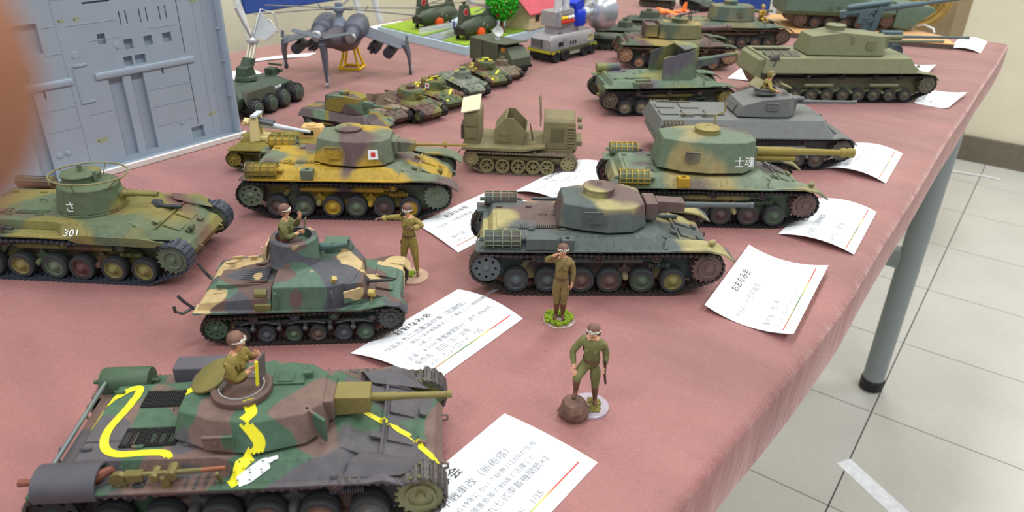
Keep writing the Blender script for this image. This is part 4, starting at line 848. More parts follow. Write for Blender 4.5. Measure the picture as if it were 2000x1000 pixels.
# open-topped gun carrier
def gun_carrier():
    SF[0] = 0.00095
    t = tank_frame('self_propelled_gun', 'green and violet-grey camouflaged gun carrier with open-topped shield', (-0.316, 0.6963), 44)
    m = camo('camo_carrier', [(94, 112, 90), (88, 84, 92), (124, 124, 78)], 26, 0.05, 5.5, th=(0.55, 0.58))
    g = dict(GEAR97, seed=0, spm=mat('wheel_olive', (124, 116, 70)), idm=mat('wheel_mud', (92, 84, 72)))
    running(t, g, [mat('wheel_buffgrey', (126, 120, 98))], TRACKD, False); suspension(t, g, m); TR[2] = -1; hull97(t, m)
    S = B(); th = 1.0
    w = lambda x0, y0, x1, y1, za, zb: S.loft([[(x0, y0, 36), (x1, y1, 36), (x1, y1 + (1 if y1 < 0 else -1), 36), (x0, y0 + (1 if y0 < 0 else -1), 36)], [(x0, y0 * .86, za), (x1, y1 * .86, zb), (x1, (y1 * .86) + (1 if y1 < 0 else -1), zb), (x0, y0 * .86 + (1 if y0 < 0 else -1), za)]])
    w(-8, -24, 22, -26, 57, 66); w(22, -26, 32, -14, 66, 67); w(-8, 24, 22, 26, 57, 66); w(22, 26, 32, 14, 66, 67)
    S.box(31, 32.4, -14, -5, 36, 67).box(31, 32.4, 5, 14, 36, 67).box(31, 32.4, -5, 5, 36, 44).box(31, 32.4, -5, 5, 56, 67).loft([[(14, -22, 66), (32, -12, 67), (32, 12, 67), (14, 22, 66)], [(14, -22, 67), (32, -12, 68), (32, 12, 68), (14, 22, 67)]])
    part('gun_shield', S, m, t, smooth=20)
    part('breech', B().box(4, 26, -4, 4, 46, 55).cyl((0, 0, 52), (26, 0, 50), 2.4, n=10).obox((6, -8, 48), (4, 5, 8)), mat('breech_olive', (100, 98, 66), 0.5), t, 0.3)
    barrel(t, (32, 0, 50), 50, 2.3, m, elev=9); part('recoil_cradle', B().obox((46, 0, 48), (30, 5, 5), (0, R(-9), 0)), m, t, 0.4)
    part('fender_racks', B().box(-40, -20, -33, -27, 31, 36).cyl((-38, -30, 38), (-22, -30, 38), 1.2, n=8).obox((-30, -33.5, 34), (6, 1, 5)), m, t, 0.3)
    part('far_silencer', B().cyl((-66, 26, 38), (-40, 26, 38), 5, n=14), m, t)
    TR[2] = 0; SF[0] = 0.001; return t
gun_carrier()
def tank_muddy():
    t = tank_frame('medium_tank', 'yellow, green and brown camouflaged tank with muddy wheels and a turret ring', (-0.387, 0.878), 36)
    m = camo('camo_muddy', [(112, 108, 76), (78, 88, 70), (96, 76, 72), (150, 132, 76)], 25, 0.04, 8.8, th=(0.5, 0.57, 0.6))
    g = dict(GEAR97, seed=0, spm=mat('wheel_clay', (150, 118, 92), 0.9), idm=mat('wheel_clay', (150, 118, 92), 0.9))
    running(t, g, [MC['wheel_clay']], TRACKR, False); suspension(t, g, MC['wheel_clay']); TR[2] = -1.5; hull97(t, m)
    pb = sym([(30, 14), (20, 22), (-4, 24), (-20, 21), (-24, 18)]); turret(t, m, pb, [(x * .94, y * .86) for x, y in pb], 37, 53)
    part('turret_bin', B().box(-40, -25, -17, 17, 38, 50).box(-38, -27, -15, 15, 50, 50.2), m, t, 0.4); part('bin_rim', B().box(-40, -25, -17, -16, 50, 52).box(-40, -25, 16, 17, 50, 52).box(-40, -39, -17, 17, 50, 52), m, t)
    hatch(t, (4, 2, 53), 10, 4, m); part('hatch_ring', B().tube([(16, 2 + 7 * cos(a), 61 + 6 * sin(a)) for a in [i * pi / 8 for i in range(16)]], 0.6, 5, True), DARK, t)
    part('top_machine_gun', B().cyl((-2, 2, 60), (26, 2, 66), 1.1, n=8).cyl((4, 2, 57), (4, 2, 61), 0.8, n=6), GUNM, t)
    barrel(t, (28, 0, 46), 40, 2.2, mat('barrel_mauve', (110, 88, 84)), elev=4, steps=[(4, 0), (3.6, 12), (2.6, 13), (2.3, 34), (3.4, 35), (3.4, 40), (1.5, 40), (.01, 38)]); TR[2] = 0
tank_muddy()
def tank_backrow():
    t = tank_frame('medium_tank', 'green and brown banded tank carrying a seated gilt figure', (-0.376, 1.042), 38)
    m = camo('camo_backrow', [(116, 112, 84), (82, 96, 84), (92, 78, 76)], 24, 0.04, 15.5, th=(0.5, 0.58))
    g = dict(GEAR97, seed=0, spm=mat('wheel_clay_dark', (104, 88, 72)), idm=mat('wheel_clay_dark', (104, 88, 72)))
    running(t, g, [MC['wheel_clay_dark']], TRACKR, False); suspension(t, g, MC['wheel_clay_dark']); TR[2] = -1.5; hull97(t, m)
    pb = sym([(26, 14), (18, 22), (-4, 24), (-20, 21), (-34, 13)]); turret(t, m, pb, [(x * .92, y * .84) for x, y in pb], 37, 55, crown=1)
    hatch(t, (-6, 2, 56), 9, 4, m); vis(t, (2, -22.6, 46), (8, 6), m); barrel(t, (24, 0, 48), 30, 1.6, m); TR[2] = 0
    GILT = mat('gilt_paint', (176, 142, 60), 0.3, 0.6)
    x0 = at((-0.376, 1.042, 38), 36, -8, 32.5)
    figure('rider_figure', 'small gilt-painted figure sitting on the green and brown tank hull', x0, -30, dict(pelvis=(0, 0, 3.4), chest=(0.5, 0, 12), neck=(1, 0, 17), head=(1.4, 0, 20.4), shl=(0.5, 4.4, 15), shr=(0.5, -4.4, 15), ell=(3, 5.4, 10), elr=(3, -5.4, 10), wrl=(7, 4, 11), wrr=(8, -3, 12), hipl=(0.4, 2.2, 3), hipr=(0.4, -2.2, 3), knl=(8, 3.4, 6.5), knr=(8, -3.4, 6.5), anl=(10, 3.6, 1.6), anr=(10, -3.6, 1.6), toel=(13, 4, 1.3), toer=(13, -4, 1.3)), GILT, boots=GILT, gloves=GILT, helm=GILT, belt=False)
tank_backrow()
# ================================================================ the loose soldiers on the cloth
CLEARB = mat('clear_base_plastic', (176, 150, 146), 0.2, var=0.03, bump=0, spec=0.6)
# saluting
t = figure('soldier_figure', 'saluting soldier in brown uniform and padded helmet on a disc of green turf', (-0.1755, 0.2905, TZ + 0.0008), -62,
    pose(wrr=(4.0, -3.6, 41.4), elr=(0.5, -9.0, 36.2), shr=(0.2, -4.7, 37.0), palmr=(0.3, -0.2, -1), wrl=(0.4, 5.8, 23.6), knl=(0.3, 1.9, 12.8), knr=(0.3, -1.9, 12.8), anl=(-0.2, 1.7, 2.4), anr=(-0.2, -1.7, 2.4), toel=(3.2, 2.8, 1.4), toer=(3.2, -2.8, 1.4)), OLIVEF, look=6)
part('base', B().lathe((0, 0, -0.8), (0, 0, 1), [(9, 0), (9, 0.8), (8.6, 1.0), (0.01, 1.0)], 24), CLEARB, t)
g = B(); random.seed(3)
for i in range(170):
    a = random.uniform(0, 2 * pi); r = random.uniform(0, 1) ** .5 * 7.8; x, y = r * cos(a), r * sin(a)
    if abs(y) < 3.2 and -2 < x < 4: continue
    g.obox((x, y, 0.9 + random.random()), (1.3, 1.1, 1.6), (random.random() * 3, random.random() * 3, random.random() * 3))
part('turf', g, mat('turf_green', (128, 150, 36), 0.9, var=0.35, vscale=500), t, smooth=0, kind='stuff')
# pointing
t = figure('soldier_figure', 'goggled soldier pointing sideways with one arm, on a sandy disc base', (-0.2725, 0.2765, TZ + 0.001), -68,
    pose(wrr=(3.0, -15.5, 36.4), elr=(1.2, -9.6, 37.2), shr=(0.1, -4.8, 37.2), palmr=(0, -.2, -1), ell=(1.5, 9.6, 34.2), wrl=(4.6, 4.0, 33.6), palml=(-1, 0, 0), hipl=(0, 2.4, 22.6), hipr=(0, -2.4, 22.6), knl=(0.6, 3.8, 13), knr=(0.6, -3.8, 13), anl=(-0.2, 4.2, 2.4), anr=(-0.2, -4.2, 2.4), toel=(3.0, 5.6, 1.2), toer=(3.0, -5.6, 1.2)),
    OLIVEY, boots=mat('gaiter_olive', (138, 124, 60), 0.7), gloves=mat('glove_brown', (128, 96, 76), 0.6), goggles='down', look=0)
part('base', B().lathe((1, 1, -1), (0, 0, 1), [(10, 0), (10, 0.9), (9.4, 1.2), (0.01, 1.3)], 24), mat('sand_base', (178, 148, 126), 0.8), t)
g = B()
for i in range(40): g.obox((random.uniform(-2.5, 3), random.uniform(-2, 2), 0.9), (1.2, 1.0, 1.8), (random.random(), random.random(), random.random()))
part('turf', g, MC['turf_green'], t, smooth=0, kind='stuff')
part('holster', B().obox((-1, -4.8, 20), (2.0, 1.6, 4.6), (0, R(8), 0)).tube([(-1, -4.2, 25), (-1.2, -5, 20), (-1, -5.2, 15)], 0.45, 5), LEATH, t)
part('cuffs', B().cyl((2.3, -12.6, 36.8), (2.8, -14.6, 36.5), 1.75, 1.6, 10).cyl((2.6, 7.4, 33.9), (3.9, 5.2, 33.7), 1.75, 1.6, 10), mat('cuff_yellow', (160, 140, 76), 0.7), t)
# foot on the rock
t = figure('soldier_figure', 'soldier in green tunic with one boot raised on a brown rock', (-0.1256, 0.2375, TZ + 0.0015), -70,
    pose(pelvis=(-0.3, 0, 23.6), chest=(1.3, 0.2, 32.6), neck=(2.0, 0.3, 38), head=(2.6, 0.3, 41.4), shl=(1.2, 4.7, 35.6), shr=(1.2, -4.5, 35.8), ell=(-0.8, 6.4, 29.4), wrl=(2.4, 6.6, 24.6), elr=(2.8, -8.2, 29.6), wrr=(6.2, -6.4, 24.6), palmr=(0, 0, -1),
         hipr=(0, -2.3, 22.4), knr=(7.6, -4.6, 20.0), anr=(6.4, -4.8, 10.6), toer=(9.6, -5.2, 9.2), hipl=(-0.2, 2.1, 22.2), knl=(-0.4, 2.6, 12.4), anl=(-1.6, 3.0, 2.2), toel=(1.8, 3.9, 1.0)), OLIVEG, look=4)
part('base', B().lathe((0, 1, -1.5), (0, 0, 1), [(9, 0), (9, 1.2), (8.6, 1.5), (0.01, 1.5)], 24), mat('clear_lilac_base', (172, 160, 172), 0.2, var=0.03, bump=0, spec=0.6), t)
random.seed(11); rk = B(); rings = []
for j, (z, r) in enumerate(((-1.4, 6.2), (1.2, 6.9), (4.5, 6.5), (7.4, 5.2), (8.6, 2.4))):
    rings.append([(8.2 + (r + random.uniform(-1.1, 1.1)) * cos(2 * pi * i / 9), -4.6 + (r + random.uniform(-1.1, 1.1)) * sin(2 * pi * i / 9), z + random.uniform(-0.3, 0.3)) for i in range(9)])
rk.loft(rings); part('rock', rk, mat('rock_brown', (112, 84, 72), 0.7, var=0.35, vscale=250, bump=0.9, bscale=300), t, smooth=10)
part('sword', B().tube([(3.6, 6.8, 26.5), (2.6, 6.9, 20), (-1.5, 7.2, 12.5)], 0.55, 6).tube([(3.6, 6.8, 26.5), (4.2, 6.8, 29)], 0.6, 6), mat('scabbard_dark', (58, 46, 40), 0.4), t)
g = B()
for i in range(50): g.obox((random.uniform(-4, 5), random.uniform(-1, 6), 0.4), (1.2, 1.0, 1.2), (random.random(), random.random(), random.random()))
part('turf', g, mat('turf_olive', (140, 130, 70), 0.9, var=0.3), t, smooth=0, kind='stuff')
# commanders standing in hatches (things of their own, held by the tank below)
T1 = (-0.2061, 0.1216, 41)
c = figure('commander_figure', 'tank commander in brown padded helmet leaning out of the yellow-banded tank cupola', at(T1, -4, -1, 21.8), 32,
    bust(pelvis=(-1.0, 0, 24.6), chest=(0.4, 0, 33.4), neck=(1.4, 0, 38.4), head=(2.3, 0, 41.8), shl=(0.7, 4.5, 36.0), shr=(0.7, -4.5, 36.0), ell=(3.2, 5.4, 31.6), wrl=(6.6, 3.2, 34.8), elr=(2.0, -5.6, 29.6), wrr=(5.6, -2.4, 31.4)), OLIVEY, look=0, scale=1.06)
part('folded_map', B().obox((9.2, 0.6, 33.0), (0.5, 6.5, 10.5), (0, R(6), R(-6))), mat('map_purple_grey', (96, 84, 86), 0.6), c)
part('yellow_edge', B().obox((9.2, -2.9, 33.0), (0.9, 0.9, 10.7), (0, R(6), R(-6))), YEL, c)
T3 = (-0.2827, 0.2097, 41)
figure('commander_figure', 'tank commander with a raised hand standing in the small tankette turret', at(T3, -8, 3, 18.5), 38,
    bust(pelvis=(-1.0, 0, 26), chest=(-0.6, 0, 34.4), neck=(-0.2, 0, 39.4), head=(0.4, 0, 43.0), shl=(-0.4, 4.5, 37.2), shr=(-0.4, -4.5, 37.2), ell=(3.8, 5.2, 32.6), wrl=(6.4, 3.0, 38.6), elr=(1.4, -6.0, 31.0), wrr=(6.2, -4.2, 32.8)), OLIVEG, look=0, scale=1.02)
c = part('signal_flag', B().obox((9, 1, 35), (0.5, 2.2, 10), (0, R(12), 0)), mat('flag_drab', (108, 108, 74)), None); tag(c, 'small drab folded flag held by the tankette commander', 'flag'); c.location = at(T3, -8, 3, 18.5); c.rotation_euler = (0, 0, R(38))
T7 = (-0.1921, 0.6102, 38)
figure('commander_figure', 'figure in khaki with arms spread leaning from the hatch of the plain grey tank', at(T7, 9, 2, 30), 36,
    bust(pelvis=(0, 0, 24), chest=(1.5, 0, 31.5), neck=(2.6, 0, 36), head=(3.2, 0, 39.6), shl=(1.6, 4.6, 33.8), shr=(1.6, -4.6, 33.8), ell=(1.6, 10, 30.5), wrl=(6, 14, 30), elr=(1.6, -10, 30.5), wrr=(6, -14, 30)), OLIVEY, look=0, helm=mat('khaki_cap', (132, 118, 62)))
# ================================================================ printed title cards, slightly curled
def rainbow():
    m, nt, b = _base('card_colour_line', 0.7, 0, 0.3); tc = nt.nodes.new('ShaderNodeTexCoord'); sp = nt.nodes.new('ShaderNodeSeparateXYZ'); r = nt.nodes.new('ShaderNodeValToRGB')
    nt.links.new(tc.outputs['Generated'], sp.inputs[0]); nt.links.new(sp.outputs[1], r.inputs[0]); nt.links.new(r.outputs[0], b.inputs['Base Color'])
    e = r.color_ramp.elements; e[0].color = (*lin((206, 96, 100)), 1); e[1].color = (*lin((226, 60, 56)), 1); e[1].position = 0.95
    for p, c in ((0.25, (150, 150, 90)), (0.45, (70, 120, 80)), (0.68, (200, 200, 90)), (0.78, (200, 90, 60))): k = e.new(p); k.color = (*lin(c), 1)
    return m
RBW = rainbow()
def card(label, cs, bulge, lines, ink=INKL, tink=INK, along=False):
    """cs: corners in mm over the table, TL TR BR BL with heights; bulge lifts (or sinks) the middle; lines: (s, t, size, text)"""
    t = thing('title_card', label, 'card', (0, 0, TZ), 0); C4 = [Vector(c) for c in cs]; Ls = (C4[1] - C4[0]).length; Lt = (C4[3] - C4[0]).length
    def S(s, q, up=0.0):
        u = s / 90.0; v = q / 50.0
        p = C4[0] * (1 - u) * (1 - v) + C4[1] * u * (1 - v) + C4[2] * u * v + C4[3] * (1 - u) * v
        h = 4 * v * (1 - v) * bulge; lo = 0.35
        return (p.x, p.y, max(lo, p.z + h) + up)
    b = B(); nu, nv = 10, 14
    for dz in (0, -0.25): b.v += [S(90 * i / nu, 50 * j / nv, dz) for j in range(nv + 1) for i in range(nu + 1)]
    n = (nu + 1) * (nv + 1)
    for j in range(nv):
        for i in range(nu):
            a = j * (nu + 1) + i; b.f.append((a, a + 1, a + nu + 2, a + nu + 1)); b.f.append((n + a, n + a + nu + 1, n + a + nu + 2, n + a + 1))
    rim = [i for i in range(nu + 1)] + [j * (nu + 1) + nu for j in range(1, nv + 1)] + [nv * (nu + 1) + i for i in range(nu - 1, -1, -1)] + [j * (nu + 1) for j in range(nv - 1, 0, -1)]
    for i in range(len(rim)): q = rim[(i + 1) % len(rim)]; b.f.append((rim[i], q, n + q, n + rim[i]))
    b.m = [0] * len(b.f); part('sheet', b, PAPER, t, smooth=60)
    l = B(); N = 16
    for i in range(N): l.add([S(3 + 82 * i / N, 43.6, .12), S(3 + 82 * (i + 1) / N, 43.6, .12), S(3 + 82 * (i + 1) / N, 44.3, .12), S(3 + 82 * i / N, 44.3, .12)], [(0, 1, 2, 3)])
    part('colour_line', l, RBW, t)
    for k, (s, q, size, txt, *bb) in enumerate(lines):
        o = letters('printed_text', txt, size, tink if k == 0 else ink, t, lambda x, y, s=s, q=q: S(s + x, q - y, 0.14), bold=bb[0] if bb else (0.008 if k == 0 else 0.0))
    return t
ttl = (30, 10.5, 6.0, 'おおなみ会', 0.03)
card('curled white card under the front sprocket of the yellow-banded tank', [(-154.6, 118, .5), (-152.6, 210, .5), (-103.3, 208.9, .5), (-105, 117, .5)], 1.2,
     [(20, 9.5, 6.4, 'おおなみ会', .03), (3, 18, 4.0, '作品名'), (16, 18, 4.8, '九七式 中戦車改（新砲塔）'), (17, 23.5, 3.3, '昭和13年から19年にかけて総数2123両が生産'), (17, 28.4, 3.3, 'フィリピン、硫黄島等の戦線で活躍した。'), (3, 33.5, 4.2, '武装  47mm 戦車砲  九七式車載機関銃×2'), (3, 38.3, 4.2, '製作者         会員'), (3, 42.8, 4.2, 'キット  ファインモールド   1/35')], ink=mat('ink_mid', (128, 130, 138), .8, var=0, bump=0))
card('arched white card between the small tankette and the yellow-banded tank', [(-241.7, 199.2, .5), (-239.8, 281.1, .5), (-191.8, 279.2, .5), (-192.7, 205, .5)], 3.5,
     [(25, 10, 6.0, 'おおなみ会', .03), (8, 18, 4.2, '作品名'), (22, 18, 4.8, '九二式重装甲車（前期型）'), (22, 23, 3.2, '騎兵の装甲戦闘車両として開発され、昭和初期の中国戦線で'), (22, 27.4, 3.2, '活躍した。'), (8, 32.4, 4.0, '武装    6.5mm 車載機関銃×2    速力 40km/h'), (8, 37.4, 4.2, '製作者    吉田（宏）会員'), (8, 42, 4.0, 'キット    ピットロード    1/35')], ink=MC['ink_mid'])
card('upturned white card beside the front of the brown and grey tank', [(-116.6, 349.4, 4), (-123.1, 435.7, 5), (-73.6, 437.5, 6), (-66.7, 347.9, 6)], -4.5,
     [ttl, (6, 20, 4.2, '作品名'), (24, 20, 5.2, '一式中戦車'), (6, 36, 4.2, '製作者'), (24, 35, 5, '水  木'), (6, 41.6, 4.0, 'キット   ファインモールド')])
card('arched white card beside the front of the long-gunned tank', [(-115.7, 473.3, .5), (-114.4, 551.6, .5), (-70.4, 554.6, 1), (-66.2, 473.4, 1)], 4,
     [ttl, (6, 20, 4.2, '作品名'), (24, 20, 5.2, '三式中戦車'), (6, 35, 4.2, '製作者'), (24, 35, 5, '（堀  本）'), (6, 41, 4.0, 'キット')])
card('flat white card between the ochre tank and the brown and grey tank', [(-318.9, 330.7, .5), (-315.3, 403.5, .5), (-267.1, 411, .5), (-269.1, 316.5, .5)], 1.0,
     [(26, 10, 5.6, 'おおなみ会', .03), (8, 18.5, 4.0, '作品名'), (24, 19, 5.0, '一式中戦車'), (8, 36, 4.2, '製作者'), (26, 34, 5, '上  野'), (8, 41.6, 4.0, 'キット')])
card('arched white card behind the brown and grey tank, beside the tracked tractor', [(-299.4, 417.8, .5), (-299.0, 505, .5), (-250, 505, .5), (-250, 420, .5)], 5,
     [ttl, (6, 19, 4.0, '作品名  ロケ車'), (22, 24.5, 3.2, '牽引用の装軌車として多数が生産され'), (22, 29, 3.2, '各地の部隊で使用された。'), (6, 35, 4.0, '製作者'), (6, 41, 4, 'キット')])
card('arched white card beside the front of the plain grey tank', [(-128.6, 622.3, .5), (-131.2, 696.1, .5), (-82, 705.5, .5), (-78, 620.4, .5)], 5,
     [ttl, (6, 18, 4.0, '作品名  四式中戦車'), (22, 23, 3.2, '本土決戦用に開発された中戦車で試作'), (22, 27.4, 3.2, '車両のみが完成し実戦には参加せず'), (6, 35, 4.0, '製作者   石  田'), (6, 40.5, 4, 'キット   自作')])
card('small-looking white card lying in front of the large olive tank', [(-106.2, 890.1, 1), (-111.4, 957.5, 3), (-65.5, 959.2, 5), (-73.3, 888.8, 2)], -2.5, [ttl, (10, 22, 4, '五式中戦車'), (10, 35, 4, '製作者')])
card('white card behind the nose of the large olive tank', [(-164.1, 1030, 1), (-163.4, 1078.4, 4), (-117.3, 1083.9, 5), (-119.3, 1021.8, 1)], -3, [ttl, (10, 30, 4, '自走砲')])
card('arched white card at the far end of the table beyond the wooden board', [(-121.7, 1232, .5), (-123, 1322, .5), (-84.9, 1322, .5), (-82.8, 1225, .5)], 4, [ttl, (10, 20, 4, '特二式内火艇'), (10, 26, 4, '水陸両用の戦車として開発'), (10, 32, 4, '製作者')])
card('white card half hidden behind the rear of the large olive tank', [(-304.2, 854.4, .5), (-309.6, 917.6, 2), (-262, 925, .5), (-258, 862, .5)], 1, [ttl, (10, 30, 4, '一式砲戦車')])
card('long white card lying under the grey helicopter', [(-788.6, 529.6, .5), (-793.2, 553.6, .5), (-764, 624.1, .5), (-757.3, 603.6, .5)], 1, [(30, 12, 6, 'おおなみ会')])
card('white card behind the dark green six-wheeled vehicle', [(-760, 470, .5), (-765, 520, .5), (-730, 515, .5), (-725, 465, .5)], 1, [(30, 12, 6, 'おおなみ会')])
card('white card beyond the corner of the grassy diorama', [(-838, 765, .5), (-836, 850, .5), (-802, 850, .5), (-800, 765, .5)], 1, [(30, 12, 6, 'おおなみ会')])
SF[0] = 0.001
tag(part('paper_strip', B().loft([[(-88.8, 1042, 0.2), (-73.4, 1066, 0.2), (150, 925, 0.2), (134, 900, 0.2)], [(-88.8, 1042, 0.5), (-73.4, 1066, 0.5), (150, 925, 0.5), (134, 900, 0.5)]]), mat('tape_white', (232, 234, 240), 0.6), None), 'long strip of white paper lying on the tiled floor', 'paper')
w = part('cable', B().tube([(-165, 2632, 3), (-120, 2640, 3), (-60, 2655, 3), (-20, 2650, 3)], 3, 6), mat('cable_white', (220, 220, 220), 0.5), None); tag(w, 'short white cable lying on the floor near the far wall', 'cable')
# ================================================================ smaller scale tanks standing in a slanting file
def small_tank(label, loc, ang, cols, seed, kind='turret', sc=0.49, mark=None, bands=None, wheelcol=(110, 104, 70), soft=0.03, th=0.52):
    SF[0] = 0.001 * sc
    t = thing('small_tank', label, 'model tank', loc, ang, None)
    m = camo('camo_small_%d' % int(seed * 10), cols, 48, soft, seed, th=th); wc = mat('small_wheel_%d_%d_%d' % wheelcol, wheelcol)
    g = dict(GEAR97, seed=0, spm=wc, idm=wc, pitch=5, sag=0.5); 
    if kind == 'heavy':
        g = dict(wheels=[-50, -33, -16, 1, 18, 35, 52], wr=7.4, sp=(73, 18, 9.6), idl=(-74, 18, 8.2), rollers=[(-40, 25, 3.2), (40, 25, 3.2)], y=31, w=9.6, pitch=5, spm=wc, idm=wc)
        slab_tank(t, m, g, -98, 92, 29, 42, 36.5, 27, ([(-46, -17), (10, -24), (34, -20), (42, -10), (42, 10), (34, 20), (10, 24), (-46, 17)], [(-42, -16, 72), (8, -22, 76), (30, -19, 74), (38, -10, 72), (38, 10, 72), (30, 19, 74), (8, 22, 76), (-42, 16, 72)], 43), [wc], TRACKD, False)
        hatch(t, (-8, 2, 75), 10, 4, m); barrel(t, (40, 0, 60), 70, 2.4, m); part('recoil_housing', B().box(38, 60, -6, 6, 55, 66), m, t, 0.5); SF[0] = 0.001; return t
    running(t, g, [wc], TRACKD, False); TR[2] = -1; hull97(t, m, short=True)
    if kind == 'turret':
        pb = sym([(26, 13), (18, 20), (0, 23), (-16, 20), (-30, 13)]); turret(t, m, pb, [(x * .9, y * .84) for x, y in pb], 36.5, 53); hatch(t, (-4, 2, 53), 9, 4.5, m)
        barrel(t, (24, 0, 45), 26, 1.6, m); part('mantlet', B().box(22, 28, -7, 7, 40, 51), m, t, 0.5)
    elif kind == 'round':
        part('turret', B().lathe((2, 0, 36.5), (0, 0, 1), [(20, 0), (18, 13), (8, 15), (7.5, 21), (0.01, 22)], 18), m, t); barrel(t, (18, 0, 43), 24, 1.5, m)
    elif kind == 'open':
        S = B(); 
        S.loft([[(-16, -25, 36), (20, -26, 36), (20, -25, 36), (-16, -24, 36)], [(-16, -22, 56), (20, -22, 62), (20, -21, 62), (-16, -21, 56)]]).loft([[(-16, 25, 36), (20, 26, 36), (20, 25, 36), (-16, 24, 36)], [(-16, 22, 56), (20, 22, 62), (20, 21, 62), (-16, 21, 56)]]).loft([[(20, -26, 36), (20, 26, 36), (21.5, 26, 36), (21.5, -26, 36)], [(18, -22, 62), (18, 22, 62), (19.5, 22, 62), (19.5, -22, 62)]])
        part('gun_shield', S, m, t); barrel(t, (20, 0, 48), 40, 2.2, m); part('breech', B().box(-2, 20, -5, 5, 42, 52), m, t, 0.5)
    TR[2] = 0
    bpy.context.view_layer.update()
    T = [o for o in t.children if o.name.split('.')[0] in ('superstructure', 'turret', 'glacis', 'fender', 'fender_housing', 'engine_hatch', 'cupola')]
    for bd in bands or []: drape(t, T, [(x, y, 0) for x, y in bd[1:]], bd[0], YEL, dash=1.5, h=0.4)
    if mark:
        f = part('marking', B().box(-5, 5, -0.3, 0.1, -5, 5), WHITEP, t, label='white square with a red centre'); k = SF[0]; f.location = (mark[0] * k, mark[1] * k, mark[2] * k); f.rotation_euler = (R(-10), 0, R(12))
        part('red_centre', B().box(-2.3, 2.3, -0.6, -0.2, -2.3, 2.3), REDP, f)
    SF[0] = 0.001; return t
G1 = [(92, 112, 92), (132, 116, 50), (90, 76, 76)]; G2 = [(116, 96, 82), (140, 122, 106), (92, 78, 66)]; G3 = [(112, 108, 60), (84, 96, 70), (96, 72, 64)]; G4 = [(120, 112, 54), (100, 74, 58), (82, 92, 62)]; G5 = [(98, 108, 96), (120, 124, 110)]; G7 = [(110, 96, 78), (128, 116, 100)]
ZIG = [[4, (-50, 20), (-44, 4), (-52, -8), (-30, -18), (-26, -28)], [4, (0, 20), (3, 2), (-2, -12), (2, -20), (-2, -32)], [4, (34, 18), (46, 4), (56, -6), (66, -16)]]
small_tank('small tank with a big slab turret and long olive gun, nearest the ochre tank', (-0.5005, 0.4388), 12, G1, 21.1, 'heavy', 0.46, wheelcol=(84, 96, 84))
small_tank('small brown-grey blotched gun carrier with an open shield', (-0.5045, 0.4825), -12, G2, 22.3, 'open', 0.46, wheelcol=(100, 90, 80), soft=0.01)
small_tank('small green and brown patched tank beside the blotched gun carrier', (-0.4918, 0.5115), -10, G3, 23.7, 'turret', 0.50, wheelcol=(96, 100, 62))
small_tank('small yellow-striped tank with a white square marking on its turret', (-0.4985, 0.5525), -12, G4, 24.9, 'turret', 0.50, mark=(8, -22.6, 44), bands=ZIG, wheelcol=(126, 112, 48))
small_tank('small grey-green tank with a yellow squiggle on its round turret', (-0.5055, 0.6055), -22, G5, 25.2, 'round', 0.48, bands=ZIG[1:2], wheelcol=(84, 84, 82))
small_tank('small olive tank with bold yellow stripes just before the dusty brown one', (-0.5115, 0.653), -24, G4, 26.6, 'turret', 0.48, bands=ZIG, wheelcol=(126, 112, 48))
small_tank('small dusty brown tank by the olive box truck', (-0.514, 0.688), -24, G7, 27.8, 'round', 0.40, wheelcol=(96, 84, 72), soft=0.01)
# dark olive tanks further off
DK = [(70, 78, 66), (84, 88, 74)]
small_tank('low dark olive tank beside the silver dish truck', (-0.499, 0.905), 30, DK, 31.1, 'none', 0.5, wheelcol=(58, 60, 54))
small_tank('dark olive tank with a domed turret, between the dish truck and the muddy tank', (-0.505, 0.966), 34, DK, 32.2, 'round', 0.54, wheelcol=(58, 60, 54))
small_tank('dark olive tank with a flat turret beside the orange aeroplane', (-0.513, 1.062), 30, DK, 33.3, 'turret', 0.52, wheelcol=(58, 60, 54))
small_tank('olive small tank at the far edge behind the orange aeroplane', (-0.598, 1.262), 25, [(108, 102, 78), (84, 84, 66)], 34.4, 'turret', 0.44, wheelcol=(72, 66, 56))
small_tank('dark green round-nosed tank at the far edge of the table', (-0.532, 1.288), -35, [(74, 84, 76), (64, 70, 62)], 35.5, 'round', 0.5, wheelcol=(50, 50, 48))
small_tank('grey and mauve tank with yellow stripes standing behind the silver dish truck', (-0.645, 1.06), 20, [(104, 112, 104), (104, 84, 84)], 36.6, 'turret', 0.8, bands=ZIG, wheelcol=(112, 84, 60))
# khaki tank behind the ochre one with sand shield and pale gun
t = thing('gun_carrier', 'khaki tracked chassis with a sand-coloured shield, pale grey gun and tan turret', 'model tank', (-0.4726, 0.353), 37); SF[0] = 0.00065
KH = mat('khaki_plastic', (120, 108, 44), 0.6); SAND = mat('sand_plastic', (216, 198, 140), 0.5, var=0.05); TANP = mat('tan_plastic', (208, 168, 110), 0.5, var=0.05)
g = dict(GEAR97, seed=0, spm=KH, idm=KH); running(t, g, [KH], mat('track_khaki', (84, 74, 44), 0.6), False); TR[2] = -2; hull97(t, KH); TR[2] = 0
TR[0] = -24
part('gun_shield', B().loft([[(-22, -17, 34), (-12, -13, 34), (-12, -3.5, 34), (-14, -3.5, 34), (-14, -12, 34), (-23, -16, 34)], [(-20, -12, 62), (-13, -10, 62), (-13, -5, 62), (-15, -5, 62), (-15, -9, 62), (-21, -11, 62)]]).loft([[(-23, 17, 34), (-12, 13, 34), (-12, 3.5, 34), (-14, 3.5, 34), (-14, 12, 34), (-24, 16, 34)], [(-21, 14, 62), (-13, 11, 62), (-13, 5, 62), (-15, 5, 62), (-15, 10, 62), (-22, 13, 62)]]).box(-14, -4, -10, 10, 34, 38).obox((-26, -10, 57), (7, 6, 3), (0, .3, 0)), SAND, t, 0.3)
